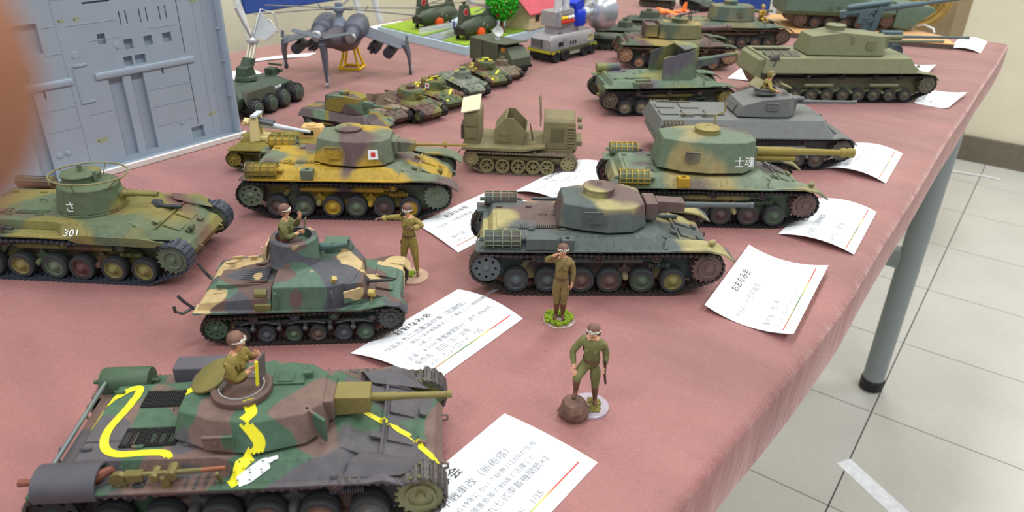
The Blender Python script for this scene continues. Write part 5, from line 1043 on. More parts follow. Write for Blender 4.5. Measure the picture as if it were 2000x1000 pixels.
part('shield_top', B().obox((-16, 0, 63.5), (7, 28, 3), (R(-4), 0, 0)), mat('pale_grey_plastic', (196, 200, 208), 0.5, var=0.03), t, 0.5)
part('recoil_cylinder', B().cyl((-24, 4, 58), (4, 4, 53), 2.6, n=12).cyl((-24, -4, 58), (4, -4, 53), 2.6, n=12), mat('dark_grey_plastic', (84, 88, 90), 0.5), t)
part('gun_barrel', B().lathe((-14, 0, 52), (1, 0, -0.16), [(3.8, -4), (4, 8), (3.2, 24), (1.8, 62), (1.0, 62.1), (0.01, 60)], 14), MC['pale_grey_plastic'], t)
part('breech', B().obox((-28, 0, 54), (8, 6, 8), (0, .16, 0)).cyl((-34, -3, 52), (-28, -3, 53), 1.5, n=8), SAND, t, 0.5)
TR[0] = 0
part('rear_turret', B().loft([[(8, 2, 34), (38, 2, 34), (42, 12, 34), (38, 24, 34), (8, 24, 34)], [(11, 4, 47), (34, 4, 47), (38, 12, 46), (34, 22, 47), (11, 22, 47)]]).lathe((22, 13, 47), (0, 0, 1), [(7, 0), (6.4, 1.6), (0.01, 1.8)], 18), TANP, t, 0.5)
part('pistol_port', B().box(14, 26, 1.2, 2.4, 38, 43), DARK, t, 0.3); SF[0] = 0.001
# ================================================================ tracked tractor
t = thing('tracked_tractor', 'khaki half-open tracked tractor with a boxy bonnet, V-shaped hoppers and a raised cream lid', 'model vehicle', (-0.329, 0.468), 33)
TK = mat('tractor_khaki', (122, 112, 80), 0.65, var=0.12); TKL = mat('tractor_khaki_wheel', (134, 124, 88), 0.6)
g = dict(wheels=[-26, -13.5, -1, 11, 22], wr=5.8, sp=(-38.5, 12.5, 6.2), idl=(38.5, 11, 6.0), rollers=[(-14, 19, 1.5), (12, 19, 1.5)], y=20, w=7, pitch=2.6, t=1.0, teeth=14, spm=TKL, idm=TKL, sag=0.3, spkey='open')
running(t, g, [TKL], mat('track_sandy', (116, 102, 88), 0.6, 0.1, var=0.3, vscale=400, bump=0.6), False, hub='spoke')
part('chassis', B().box(-44, 42, -16, 16, 8, 20).box(-46, 2, -24, 24, 20, 22.5).loft([[(2, -24, 20), (20, -20, 22), (20, 20, 22), (2, 24, 20)], [(2, -24, 22.5), (20, -20, 24), (20, 20, 24), (2, 24, 22.5)]]), TK, t, 0.3)
part('suspension', B().box(-36, 36, -19, -16.5, 11, 14).box(-36, 36, 16.5, 19, 11, 14), TK, t, 0.3)
bn = part('bonnet', B().loft([[(18, -15, 20), (45, -15, 20), (45, 15, 20), (18, 15, 20)], [(18, -15, 42), (43, -14.5, 42), (43, 14.5, 42), (18, 15, 42)], [(18, -12, 45), (42, -12, 44.5), (42, 12, 44.5), (18, 12, 45)]]), TK, t, 0.5)
part('bonnet_grille', B().box(24, 34, -15.8, -14.6, 27, 37), mat('mesh_dark_khaki', (92, 84, 56), 0.7), bn)
for i in range(7): part('bonnet_slat', B().box(37, 43, -15.9, -14.8, 23 + i * 2.4, 24.4 + i * 2.4), TK, bn)
part('headlamp', B().cyl((45, -9, 38), (48.5, -9, 38), 2.4, n=12).cyl((45, 9, 38), (48.5, 9, 38), 2.4, n=12).box(44, 49, -11, 11, 22, 26), TK, bn)
part('windscreen', B().loft([[(15, -14, 38), (16, -14, 38), (16, 14, 38), (15, 14, 38)], [(14, -13, 58), (15, -13, 58), (15, 13, 58), (14, 13, 58)]]).cyl((14, -8, 56), (14, -8, 61), 0.5, n=6), mat('screen_brownish', (124, 106, 84), 0.6), t)
part('steering_levers', B().cyl((10, -6, 22), (7, -6, 38), 0.6, n=6).cyl((10, -3, 22), (8, -3, 33), 0.6, n=6).box(2, 12, -14, 12, 22, 24), TK, t)
HB = mat('hopper_brown', (104, 84, 78), 0.6)
hp = B()
for s in (-1, 1): hp.prism([(-20, 22), (2, 22), (4, 34), (-6, 44), (-12, 44), (-21, 33)], 'xz', s * 14 - 0.7, s * 14 + 0.7)
hp.loft([[(2, -14, 22), (3, -14, 22), (3, 14, 22), (2, 14, 22)], [(4, -14, 34), (5, -14, 34), (5, 14, 34), (4, 14, 34)]]).loft([[(4, -14, 34), (5, -14, 34), (5, 14, 34), (4, 14, 34)], [(-6, -14, 44), (-5, -14, 44.5), (-5, 14, 44.5), (-6, 14, 44)]][:0] or [[(-21, -14, 33), (-20, -14, 33), (-20, 14, 33), (-21, 14, 33)], [(-12, -14, 44), (-11, -14, 44), (-11, 14, 44), (-12, 14, 44)]])
part('hopper', hp, TK, t); part('hopper_floor', B().loft([[(-20, -13.4, 24), (1, -13.4, 24), (1, 13.4, 24), (-20, 13.4, 24)], [(-19, -13.4, 33), (2, -13.4, 27), (2, 13.4, 27), (-19, 13.4, 33)]]), HB, t); part('hopper_handle', B().box(-17, -8, -15.3, -14.5, 25, 25.8).box(-17, -16.3, -15.3, -14.5, 25, 31).box(-17, -8, -15.3, -14.5, 30.2, 31), TK, t)
part('rear_locker', B().box(-45, -32, -15, 15, 22, 47), TK, t, 0.5); part('locker_door', B().box(-44, -35, -15.9, -14.9, 27, 35).box(-44, -35, -15.9, -14.9, 37, 44), TK, t, 0.2); part('spare_links', B().box(-48, -45, -10, 12, 24, 36), mat('links_dark', (80, 68, 58), 0.6), t, 0.5)
part('raised_lid', B().obox((-40, -3, 51.5), (15, 27, 1.3), (R(10), R(-14), 0)).obox((-47, -3, 49.6), (1.4, 25, 1.6), (R(10), R(-14), 0)), mat('cream_lid', (216, 202, 172), 0.6, var=0.05), t, 0.4)
part('tow_cable', B().tube([(-47, -20, 19), (-52, -21, 12), (-54, -22, 6)], 0.4, 5), DARK, t)
# ================================================================ big grey moulded hull part standing on edge
SF[0] = 0.001
def moulded_panel():
    ang = 88.2454; t = thing('moulded_panel', 'large light blue-grey moulded plastic hull part standing on its edge', 'model part', (-0.5719, 0.36785), ang)
    PG = mat('panel_blue_grey', (158, 170, 184), 0.5, var=0.03, vscale=60, bump=0.1); GL = mat('glue_stain', (158, 166, 136), 0.35, var=0.1, bump=0)
    # local: x = -u (to the open side), y = depth (negative y is towards the viewer), z = v
    U = lambda u: -u
    holes = []
    def hole(u0, u1, v0, v1): h = [(U(u1), v0), (U(u0), v0), (U(u0), v1), (U(u1), v1)]; holes.append(h)
    for u in (80.2, 75.4, 64.8, 59.4, 49.1, 43.9): hole(u - .45, u + .45, 106.3, 116.5)
    for u0, u1, v0, v1 in ((94, 100, 94.6, 102.2), (74.5, 81.3, 88, 95.6), (58.8, 65.5, 88.6, 95.8), (43, 50.3, 88.8, 96), (88.4, 99.2, 6.4, 68.6), (71.8, 82, 6.8, 69), (152.5, 162, 4.5, 68.5), (29.6, 41, 5.5, 16), (55, 56.5, 64.7, 69.6), (144.6, 145.9, 62.8, 68.6), (77.5, 84.3, 76, 82.9), (67, 75.5, 76, 82.9), (138.4, 170, 94.6, 115.2), (33.6, 34.3, 77, 128), (33.5, 34.2, 17.5, 69.8), (85, 105, 124, 125.5), (152, 158, 76, 86)): hole(u0, u1, v0, v1)
    b = B().holed([(U(232), 2), (U(1), 2), (U(1), 152), (U(232), 152)], holes, 'xz', 0, 4.2)
    fr = part('front_plate', b, PG, t, smooth=0)
    part('back_plate', B().box(U(232), U(1), 4.2, 6, 2, 152), PG, t)
    r = B()
    r.box(U(1.8), U(0), -9, 6, 1, 153); r.box(U(232), U(1.8), -7, 6, 0.5, 2.6)
    for z in (36, 66, 93): r.box(U(3.4), U(1.8), -4, 0, z, z + .8)
    part('rim', r, PG, t, 0.3)
    rails = B()
    for u0, u1 in ((28, 108), (125, 200)): rails.prism([(-1.6, 70), (-2.2, 72), (-1.6, 74.2), (0, 74.6), (0, 69.6)], 'yz', U(u1), U(u0))
    part('cross_rail', rails, PG, t)
    s = B()
    for u in (126.2, 20.5, 13.2): s.box(U(u + .3), U(u), -.35, 0, 6, 150)
    for v, u0, u1 in ((110.5, 84, 120), (111.5, 126, 138), (92.5, 126, 138), (98, 83, 107), (101, 37, 60), (54, 35, 70), (40, 35, 70), (24, 35, 70), (54, 127, 150), (38, 127, 150), (129, 84, 126), (45, 100, 120)): s.box(U(u1), U(u0), -.35, 0, v, v + .5)
    s.box(U(122), U(112), -1.2, 0, 81.8, 83.2); s.box(U(122), U(112), -1.2, 0, 54.6, 56); s.box(U(122.4), U(121.6), -.5, 0, 55, 83)
    part('raised_seam', s, PG, t, smooth=0)
    d = B()
    for u, v, r_ in ((146.6, 20.4, 2), (140.5, 20.9, 2), (47.8, 22.3, 1.6), (118, 90, 3), (86, 92, 3)): d.lathe((U(u), 0, v), (0, -1, 0), [(r_, 0), (r_ * .9, .5 if r_ > 2.5 else 1), (0.01, .6 if r_ > 2.5 else 1.4)], 14)
    part('ejector_boss', d, PG, t)
    for u, v, w in ((122, 114.5, 5), (111.5, 114.5, 5), (19, 117.5, 8), (19.9, 23.5, 8), (114.5, 24, 9)):
        n = 22; o = [(U(u) + w * (.5 + .12 * sin(3 * a)) * cos(a), v + w * .42 * (.7 + .2 * sin(2 * a + u)) * sin(a)) for a in [2 * pi * i / n for i in range(n)]]
        q = part('glue_patch', B().prism(o, 'xz', -.12, 0), GL, t); part('pin_hole', B().lathe((U(u) + (-w * .25), -.1, v), (0, -1, 0), [(.7, 0), (.6, .15), (.01, .16)], 10), mat('hole_green', (74, 88, 78), .8), q)
    WB = mat('white_edge_strip', (222, 218, 212), 0.6, var=0.03)
    c = thing('white_tray', 'white tray edge lying under the standing grey moulded part', 'tray', (-0.5719, 0.36785), ang)
    part('tray_strip', B().prism([(-232, -14), (2, -12), (5, -8), (5, 6), (2, 8), (-232, 8)], 'xy', 0.2, 0.5).prism([(-232, -14), (2, -13), (4.6, -9), (4.6, -8), (2, -10), (-232, -11)], 'xy', .5, 4.5), WB, c)
moulded_panel()
# ================================================================ grey gunship on a yellow stand
def rotorcraft():
    t = thing('gunship_model', 'dark grey science-fiction gunship with three long legs, stub wings and thin rotor blades', 'model helicopter', (-0.672, 0.600), 120)
    m = mat('gunship_grey', (92, 96, 108), 0.5, var=0.08, vscale=200); m2 = mat('gunship_brownish', (86, 80, 88), 0.5); sil = mat('silver_plastic', (190, 192, 196), 0.3, 0.5); DKP = mat('pod_dark', (52, 54, 62), 0.5)
    def oval(x, z, ry, rz, n=12, p=0.0): return [(x, ry * cos(2 * pi * i / n), z + rz * sin(2 * pi * i / n) - p * abs(cos(2 * pi * i / n))) for i in range(n)]
    part('fuselage', B().loft([oval(-92, 50, 4, 5), oval(-84, 49, 7, 7), oval(-60, 46, 10, 10), oval(-30, 42, 14, 16), oval(0, 38, 13, 17), oval(18, 34, 9, 12), oval(26, 31, 4, 6)]), m2, t)
    for s in (-1, 1):
        nc = part('engine', B().lathe((-54, s * 19, 48), (42, s * -1, 9), [(0.01, 4), (5.5, 4), (5.5, 0), (7, 1), (8, 10), (11, 12), (13, 24), (12.5, 36), (9, 46), (3, 52), (0.01, 52)], 18), m, t)
        part('exhaust', B().lathe((-54, s * 19, 48), (42, s * -1, 9), [(5.6, -4), (6.2, -2), (6.2, 2), (5, 3)], 16).lathe((-54, s * 19, 48), (42, s * -1, 9), [(0.01, -3), (5.4, -3), (5.6, -4)], 16), sil, nc)
        part('intake_fin', B().obox((-14, s * 27, 72), (2, 1, 7), (R(-35 * s), 0, 0)), m, nc)
        # wing, pods and leg
        y = [12, 40, 66, 72]
        w = part('wing', B().loft([[(-26, s * 14, 50), (-6, s * 14, 52), (-6, s * 14, 55), (-26, s * 14, 53)], [(-25, s * 70, 33), (-9, s * 70, 35), (-9, s * 70, 37), (-25, s * 70, 35)]]).loft([[(-34, s * 16, 49), (-26, s * 16, 50), (-26, s * 16, 52), (-34, s * 16, 50)], [(-32, s * 68, 32), (-25, s * 70, 33), (-25, s * 70, 35), (-32, s * 68, 33)]]), m, t, 0.3)
        pd = B().cyl((-32, s * 54, 27), (-8, s * 54, 29), 6.2, n=14).box(-20, -14, s * 54 - 1, s * 54 + 1, 32, 38)
        part('pod', pd, DKP, w); p2 = B()
        for k in range(6): a = k * pi / 3; p2.cyl((-30, s * 36 + 4.6 * cos(a), 31 + 4.6 * sin(a)), (-8, s * 36 + 4.6 * cos(a), 32 + 4.6 * sin(a)), 2.2, n=8)
        part('rocket_cluster', p2.box(-20, -14, s * 36 - 1, s * 36 + 1, 35, 44), DKP, w)
        lg = part('leg', B().loft([[(-26, s * 68, 36), (-10, s * 68, 38), (-10, s * 73, 38), (-26, s * 73, 36)], [(-22, s * 73, 22), (-12, s * 73, 22), (-12, s * 76, 22), (-22, s * 76, 22)], [(-17, s * 74, 6), (-13, s * 74, 6), (-13, s * 76, 6), (-17, s * 76, 6)]]).obox((-20, s * 73, 41), (8, 1, 8), (0, R(20), 0)), m, t, 0.3)
        part('wheel', B().lathe((-15, s * 75, 3), (0, s, 0), [(0.01, -1.4), (2.8, -1.4), (3, 0), (2.8, 1.4), (0.01, 1.4)], 14), DKP, lg); part('wheel_fork', B().box(-17, -12, s * 77 - 1, s * 77 + 1, 2, 9), sil, lg)
    part('tail_fin', B().loft([[(-96, -2.5, 48), (-84, -2.5, 48), (-84, 2.5, 48), (-96, 2.5, 48)], [(-92, -2.2, 28), (-84, -2.2, 28), (-84, 2.2, 28), (-92, 2.2, 28)], [(-90, -1, 6), (-86, -1, 6), (-86, 1, 6), (-90, 1, 6)]]), m, t, 0.3)
    part('tail_wheel', B().lathe((-88, 0, 3), (0, 1, 0), [(0.01, -1.4), (2.8, -1.4), (3, 0), (2.8, 1.4), (0.01, 1.4)], 14).box(-90, -86, -2.4, -1.6, 2, 12), sil, t)
    for s in (-1, 1): part('stabiliser', B().loft([[(-94, 0, 52), (-80, 0, 52), (-80, 0, 54), (-94, 0, 53)], [(-90, s * 34, 59), (-82, s * 34, 60), (-82, s * 34, 60.6), (-90, s * 34, 59.6)]]), m, t, 0.2)
    mast = part('rotor_mast', B().lathe((-30, 0, 56), (0, 0, 1), [(9, 0), (6, 6), (3.4, 9), (4.5, 14), (7, 16), (7, 19), (4, 20), (4, 24), (0.01, 25)], 16), mat('mast_blue_grey', (120, 130, 146), 0.4), t)
    for a in (121, 84, -99, -70, 8):
        c, s = cos(R(a)), sin(R(a)); q = B().cyl((-30 + 5 * c, 5 * s, 74), (-30 + 16 * c, 16 * s, 74), 1.6, n=8)
        f = lambda d, w, z: [(-30 + d * c - w * s, d * s + w * c, z), (-30 + d * c + w * s, d * s - w * c, z), (-30 + d * c + w * s, d * s - w * c, z + .8), (-30 + d * c - w * s, d * s + w * c, z + .8)]
        q.loft([f(15, 1.5, 73.6), f(90, 2.2, 72.0)]); part('rotor_blade', q, mat('blade_grey', (112, 112, 112), 0.5), mast)
    rd = part('roundel', B().lathe((-56, 9.6, 47), (-.35, 1, -.1), [(5, 0), (5, .5), (0.01, .5)], 18), WHITEP, t, label='white-rimmed red disc'); part('red_disc', B().lathe((-56, 9.6, 47), (-.35, 1, -.1), [(4, .4), (4, .8), (0.01, .8)], 18), REDP, rd)
    YS = mat('stand_yellow', (250, 206, 14), 0.4, var=0.04, bump=0)
    st = thing('display_stand', 'small bright yellow open-frame stand holding up the grey gunship', 'stand', (-0.672, 0.600), 120)
    fr = B()
    for x in (-9, 9):
        for y in (-10, 10): fr.tube([(x * 1.25, y * 1.25, 0.8), (x * .8, y * .8, 14), (x * .6, y * .6, 25)], 1.5, 6)
    for x in (-11, 11): fr.cyl((x, -12, 1.4), (x, 12, 1.4), 1.4, n=6)
    for y in (-12, 12): fr.cyl((-11, y, 1.4), (11, y, 1.4), 1.4, n=6)
    fr.tube([(5.4 * k, 6 * l, 24) for k, l in ((-1, -1), (1, -1), (1, 1), (-1, 1))], 1.3, 6, True)
    part('frame', fr, YS, st)
rotorcraft()
# ================================================================ dark green eight-wheeled launcher
def launcher():
    t = thing('launcher_vehicle', 'dark green many-wheeled armoured vehicle with a raised silver-tubed emitter arm', 'model vehicle', (-0.628, 0.434), 105)
    m = mat('launcher_green', (62, 78, 64), 0.5, var=0.08); rb = mat('tyre_glossy', (34, 36, 40), 0.4); sil = MC['silver_plastic']; hubm = mat('hub_green', (66, 80, 68), 0.45)
    part('hull', B().loft([[(-52, -14, 8), (40, -14, 8), (40, 14, 8), (-52, 14, 8)], [(-56, -18, 14), (44, -16, 14), (44, 16, 14), (-56, 18, 14)], [(-50, -21, 22), (34, -17, 20), (34, 17, 20), (-50, 21, 22)], [(-44, -13, 31), (14, -11, 31), (26, -7, 25), (26, 7, 25), (14, 11, 31), (-44, 13, 31)][:0] or [(-46, -14, 31), (22, -10, 27), (22, 10, 27), (-46, 14, 31)]]), m, t, 0.8)
    part('side_armour', B().loft([[(-44, -23, 14), (0, -23, 14), (8, -19, 16), (-44, -19, 24)], [(-40, -22, 26), (-4, -22, 25), (4, -19, 22), (-40, -17, 27)]]), mat('launcher_green_brown', (76, 78, 66), 0.5), t, 0.5)
    part('sensor', B().box(20, 30, -6, 4, 26, 33).obox((32, -1, 35), (2, 16, 2)).cyl((28, -8, 30), (32, -8, 30), 2, n=8), m, t, 0.3)
    part('white_marks', B().box(4, 8, -20.2, -19.4, 19, 21).box(10, 14, -19.6, -18.8, 19, 21), WHITEP, t)
    for s in (-1, 1):
        for x in (-34, -12, 8, 30):
            w = part('wheel', B().lathe((x, s * 21, 9.4), (0, s, 0), [(0.01, -7), (7.5, -7), (9.2, -5), (9.6, 0), (9.2, 5), (7.6, 7), (6.6, 7.4)], 20), rb, t)
            part('hub', B().lathe((x, s * 21, 9.4), (0, s, 0), [(6.8, 6.6), (6.2, 8), (3, 9), (0.01, 9.2)], 16), hubm, w)
            tr = B()
            for k in range(20): a = 2 * pi * k / 20; tr.obox((x + 9.5 * cos(a), s * 21, 9.4 + 9.5 * sin(a)), (.6, 12, 1.4), (0, -a, 0))
            part('tread', tr, rb, w, smooth=0)
    a = part('arm_base', B().lathe((-12, 0, 30), (0, 0, 1), [(11, 0), (10, 4), (0.01, 5)], 18).loft([[(-20, -6, 34), (-4, -6, 34), (-4, 6, 34), (-20, 6, 34)], [(-18, -6, 42), (-8, -6, 44), (-8, 6, 44), (-18, 6, 42)]]).loft([[(-18, -5, 36), (-8, -5, 36), (-8, 5, 36), (-18, 5, 36)], [(-8, -5, 50), (0, -5, 48), (0, 5, 48), (-8, 5, 50)]]), m, t, 0.6)
    TR[:] = [-2, 0, -13]; tb = B()
    for k in (-1, 0, 1): tb.cyl((-3, k * 3.4, 58), (6, k * 3.4, 74), 1.5, n=8)
    part('silver_tubes', tb, mat('pale_tube', (206, 198, 180), 0.3, 0.4), a)
    part('joint', B().ball((6, 0, 76), 4.2, 10, 6).cyl((6, -6, 76), (6, 6, 76), 2, n=10), sil, a)
    part('emitter_frame', B().tube([(6, 0, 78), (22, -2, 104), (26, -14, 100), (24, -18, 84), (12, -10, 76)], 0.8, 6).tube([(6, 2, 78), (16, 2, 92), (24, -10, 94), (22, -18, 84)], 0.8, 6).tube([(6, 0, 78), (-4, 6, 108)], 1.4, 6), sil, a)
    part('emitter_panel', B().loft([[(8, 0, 80), (21, -2, 102), (22, -17, 86), (12, -10, 77)], [(9, 1, 80), (22, -1, 102), (23, -16, 86), (13, -9, 77)]]), mat('emitter_grey', (168, 170, 174), 0.35), a); TR[:] = [0, 0, 0]
launcher()
# ================================================================ grassy diorama base and what stands on it
GR = mat('model_grass', (142, 170, 50), 0.95, var=0.3, vscale=500, bump=1.0, bscale=700); FO = mat('foam_pale_blue', (180, 204, 216), 0.7, var=0.03); RD = mat('model_road_grey', (128, 134, 144), 0.85, var=0.06)
dz = TZ
t = thing('diorama_base', 'grassed diorama slab with pale blue foam edge and grey roads', 'diorama', (-0.611, 0.740), 0)
part('foam_slab', B().loft([[(0, 0, 0), (-178, 18, 0), (-176, 240, 0), (4, 240, 0)], [(0, 0, 11), (-178, 18, 11), (-176, 240, 11), (4, 240, 11)]]), FO, t, 0.4)
for nm, pl in (('lawn', [(-3, 4), (-46, 8), (-52, 60), (-50, 110), (-3, 100)]), ('lawn', [(-84, 11), (-174, 21), (-173, 110), (-90, 110)]), ('lawn', [(-3, 106), (-30, 112), (-30, 236), (1, 236)]), ('lawn', [(-92, 150), (-172, 150), (-172, 236), (-92, 236)])):
    part(nm, B().prism(pl, 'xy', 11, 12.6), GR, t, smooth=0)
part('road', B().prism([(-47, 8.5), (-83, 12), (-89, 238), (-34, 238), (-30, 112), (-50, 112), (-53, 60)], 'xy', 11, 11.8), RD, t)
def picket(x0, y0, x1, y1, n):
    f = thing('picket_fence', 'low white picket fence on the diorama, %s' % ('nearer the grey gunship' if x0 < -85 else 'nearer the box truck'), 'fence', (-0.611, 0.740, dz + 0.0118), 0, 'picket fences on the diorama')
    L = hypot(x1 - x0, y1 - y0); dx, dy = (x1 - x0) / L, (y1 - y0) / L; a = atan2(dy, dx); b = B()
    for i in range(n):
        p = (x0 + dx * L * i / (n - 1), y0 + dy * L * i / (n - 1)); b.obox((p[0], p[1], 4.2), (1.5, .6, 8.4), (0, 0, a)); b.obox((p[0], p[1], 8.6), (1.0, .6, 1.0), (0, R(45), a))
    f['label'] = f['label']; part('pickets', b, WHITEP, f, smooth=0, kind='stuff'); part('rail', B().obox(((x0 + x1) / 2, (y0 + y1) / 2, 2.2), (L, 1, 1), (0, 0, a)).obox(((x0 + x1) / 2, (y0 + y1) / 2, 6.2), (L, 1, 1), (0, 0, a)), WHITEP, f)
picket(-92, 6 + 8, -86, 108, 40); picket(-50, 10, -54, 60, 24)
def tandem(label, x, y, ang):
    SF[0] = 0.00088; t = thing('tandem_helicopter', label, 'model helicopter', (-0.611 + x * .001, 0.740 + y * .001, dz + 0.0126), ang)
    m = mat('helicopter_green', (72, 82, 66), 0.5, var=0.15, vscale=150); n = 16
    def sec(xx, z, ry, rz): return [(xx, ry * cos(2 * pi * i / n), z + rz * sin(2 * pi * i / n)) for i in range(n)]
    part('fuselage', B().loft([sec(-4, 17, 6, 5), sec(4, 17, 11, 11), sec(20, 17, 13.5, 13), sec(66, 17, 13.5, 13), sec(80, 16, 11, 11), sec(90, 13, 6, 6), sec(93, 12, 2, 2)]), m, t)
    part('rear_ramp', B().loft([[(-5, -8, 9), (-5, 8, 9), (10, 9, 5), (10, -9, 5)], [(-6, -8, 19), (-6, 8, 19), (8, 9, 19), (8, -9, 19)]]), mat('ramp_dark', (44, 42, 42), 0.5), t, 0.5)
    part('rear_pylon', B().loft([[(-2, -4, 24), (24, -5, 26), (24, 5, 26), (-2, 4, 24)], [(2, -3, 50), (18, -3, 50), (18, 3, 50), (2, 3, 50)]]), m, t, 0.6)
    part('front_pylon', B().loft([[(58, -5, 28), (84, -4, 24), (84, 4, 24), (58, 5, 28)], [(68, -3, 37), (78, -3, 37), (78, 3, 37), (68, 3, 37)]]), m, t, 0.6)
    part('spine', B().box(20, 66, -3, 3, 29, 32), m, t, 0.5)
    for s in (-1, 1):
        part('float', B().lathe((34, s * 13.5, 8), (0, s, 0), [(7.5, -3), (7.5, 3), (5, 4), (0.01, 4.2)], 18), mat('float_orange', (240, 92, 40), 0.5, var=0.1), t, label='bright orange float bag')
        w = B().lathe((6, s * 9, 3), (0, s, 0), [(0.01, -1.5), (3, -1.5), (3, 1.5), (0.01, 1.5)], 12).cyl((6, s * 9, 3), (8, s * 8, 8), .8, n=6).lathe((66, s * 8, 3), (0, s, 0), [(0.01, -1.5), (3, -1.5), (3, 1.5), (0.01, 1.5)], 12).cyl((66, s * 8, 3), (66, s * 7, 8), .8, n=6)
        part('landing_wheels', w, DARK, t)
        f = part('roundel', B().lathe((10, s * 3.4, 40), (0, s, .03), [(5.4, 0), (5.4, .5), (0.01, .5)], 18), mat('roundel_rim', (214, 170, 160), .5), t, label='pink-rimmed red disc'); part('red_disc', B().lathe((10, s * 3.4, 40), (0, s, .03), [(4.6, .4), (4.6, .9), (0.01, .9)], 18), mat('roundel_red', (176, 40, 52), .5), f)
        part('patches', B().obox((42, s * 13.6, 20), (5, .6, 5), (R(s * -14), 0, 0)).obox((52, s * 13.6, 16), (3, .6, 3)), mat('pale_green_patch', (140, 156, 128), 0.6), t)
    for (x_, z_, a0) in ((10, 52, 20), (73, 39, 75)):
        h = part('rotor_hub', B().lathe((x_, 0, z_ - 2), (0, 0, 1), [(1.6, 0), (1.6, 2), (4, 2.4), (4, 4), (0.01, 4.6)], 12), DARK, t)
        for k in range(3):
            a = R(a0 + 120 * k); c, s = cos(a), sin(a); f = lambda d, w: [(x_ + d * c - w * s, d * s + w * c, z_ + 1), (x_ + d * c + w * s, d * s - w * c, z_ + 1), (x_ + d * c + w * s, d * s - w * c, z_ + 1.7), (x_ + d * c - w * s, d * s + w * c, z_ + 1.7)]
            part('rotor_blade', B().loft([f(3, .8), f(10, 1.6), f(58, 1.6)]), mat('blade_dark', (92, 92, 90), 0.5), h)
tandem('dark green tandem-rotor helicopter on the diorama, standing nearer the grey gunship', -117, 38, 88)
tandem('dark green tandem-rotor helicopter on the diorama, standing nearer the box truck', -26, 20, 93); SF[0] = 0.001
t = thing('model_house', 'cream model house with a red gable roof at the edge of the diorama', 'model house', (-0.611, 0.740, dz + 0.0126), 0)
CR = mat('house_cream', (206, 192, 150), 0.7); RR = mat('roof_red', (186, 70, 84), 0.6, bump=0.5)
part('walls', B().box(-38, 4, 136, 210, 0, 24).prism([(-38, 24), (4, 24), (-17, 42)], 'xz', 136, 210), CR, t)
for s in (0, 1):
    b = B(); x0, x1 = ((-17, 9) if s else (-17, -43)); b.loft([[(x0, 130, 43.5), (x1, 130, 21), (x1, 216, 21), (x0, 216, 43.5)], [(x0, 130, 45), (x1, 130, 22.5), (x1, 216, 22.5), (x0, 216, 45)]]); part('roof', b, RR, t)
for y in (150, 180): f = part('window_frame', B().box(3.6, 4.8, y, y + 10, 10, 19), mat('frame_brown', (126, 94, 68), 0.6), t); part('pane', B().box(4.7, 5.0, y + 1, y + 4.6, 11, 18).box(4.7, 5.0, y + 5.4, y + 9, 11, 18), DARK, f)
part('gable_vent', B().box(-18, -15, 135.4, 136.2, 28, 32), DARK, t)
t = thing('model_tree', 'bright green model tree dotted with red fruit beside the model house', 'model tree', (-0.6335, 0.846, dz + 0.0126), 0)
part('trunk', B().lathe((0, 0, 0), (0, 0, 1), [(6, 0), (3.2, 3), (2.6, 10), (2.4, 26), (1, 40)], 10), mat('trunk_redbrown', (138, 76, 52), 0.8), t)
random.seed(5); lf = B(); fr = B()
for i in range(1500):
    th_, u = random.uniform(0, 2 * pi), random.uniform(-1, 1); rr = 22 * random.uniform(.75, 1.03); k = (1 - u * u) ** .5; p = (rr * k * cos(th_), rr * k * sin(th_), 43 + 1.25 * rr * u)
    (fr if random.random() < .09 else lf).obox(p, (3.4, 3.0, 3.0) if 1 else 0, (random.random() * 3, random.random() * 3, random.random() * 3))
part('crown', B().ball((0, 0, 43), (18, 18, 24), 14, 9), mat('crown_dark_green', (40, 120, 30), 0.9, var=.3, vscale=300), t)
part('foliage', lf, mat('foliage_green', (52, 172, 36), 0.8, var=0.45, vscale=300), t, smooth=0, kind='stuff'); part('fruit', fr, mat('fruit_red', (150, 76, 30), 0.7), t, smooth=0, kind='stuff')
f = figure('street_figure', 'tiny blue-clad standing figure between the two tandem-rotor helicopters', (-0.611 - 0.062, 0.740 + 0.05, dz + 0.0124), 200, pose(), mat('blue_clothes', (60, 84, 160), 0.6), cap=False, belt=False, scale=0.42)
t = thing('lattice_mast', 'grey lattice pylon rising behind the tandem-rotor helicopters', 'model pylon', (-0.718, 0.93, dz + 0.0118), 0)
b = B()
for x in (-5, 5):
    for y in (-5, 5): b.cyl((x, y, 0), (x * .6, y * .6, 90), .9, n=6)
for k in range(7):
    z = 4 + k * 12; q = 5 * (1 - z / 230)
    for a, c in (((-q, -q), (q, -q)), ((q, -q), (q, q)), ((q, q), (-q, q)), ((-q, q), (-q, -q))): b.cyl((a[0], a[1], z), (c[0], c[1], z + 12), .6, n=5); b.cyl((c[0], c[1], z), (a[0], a[1], z + 12), .6, n=5)
part('lattice', b, mat('pylon_grey', (120, 124, 134), 0.5), t)
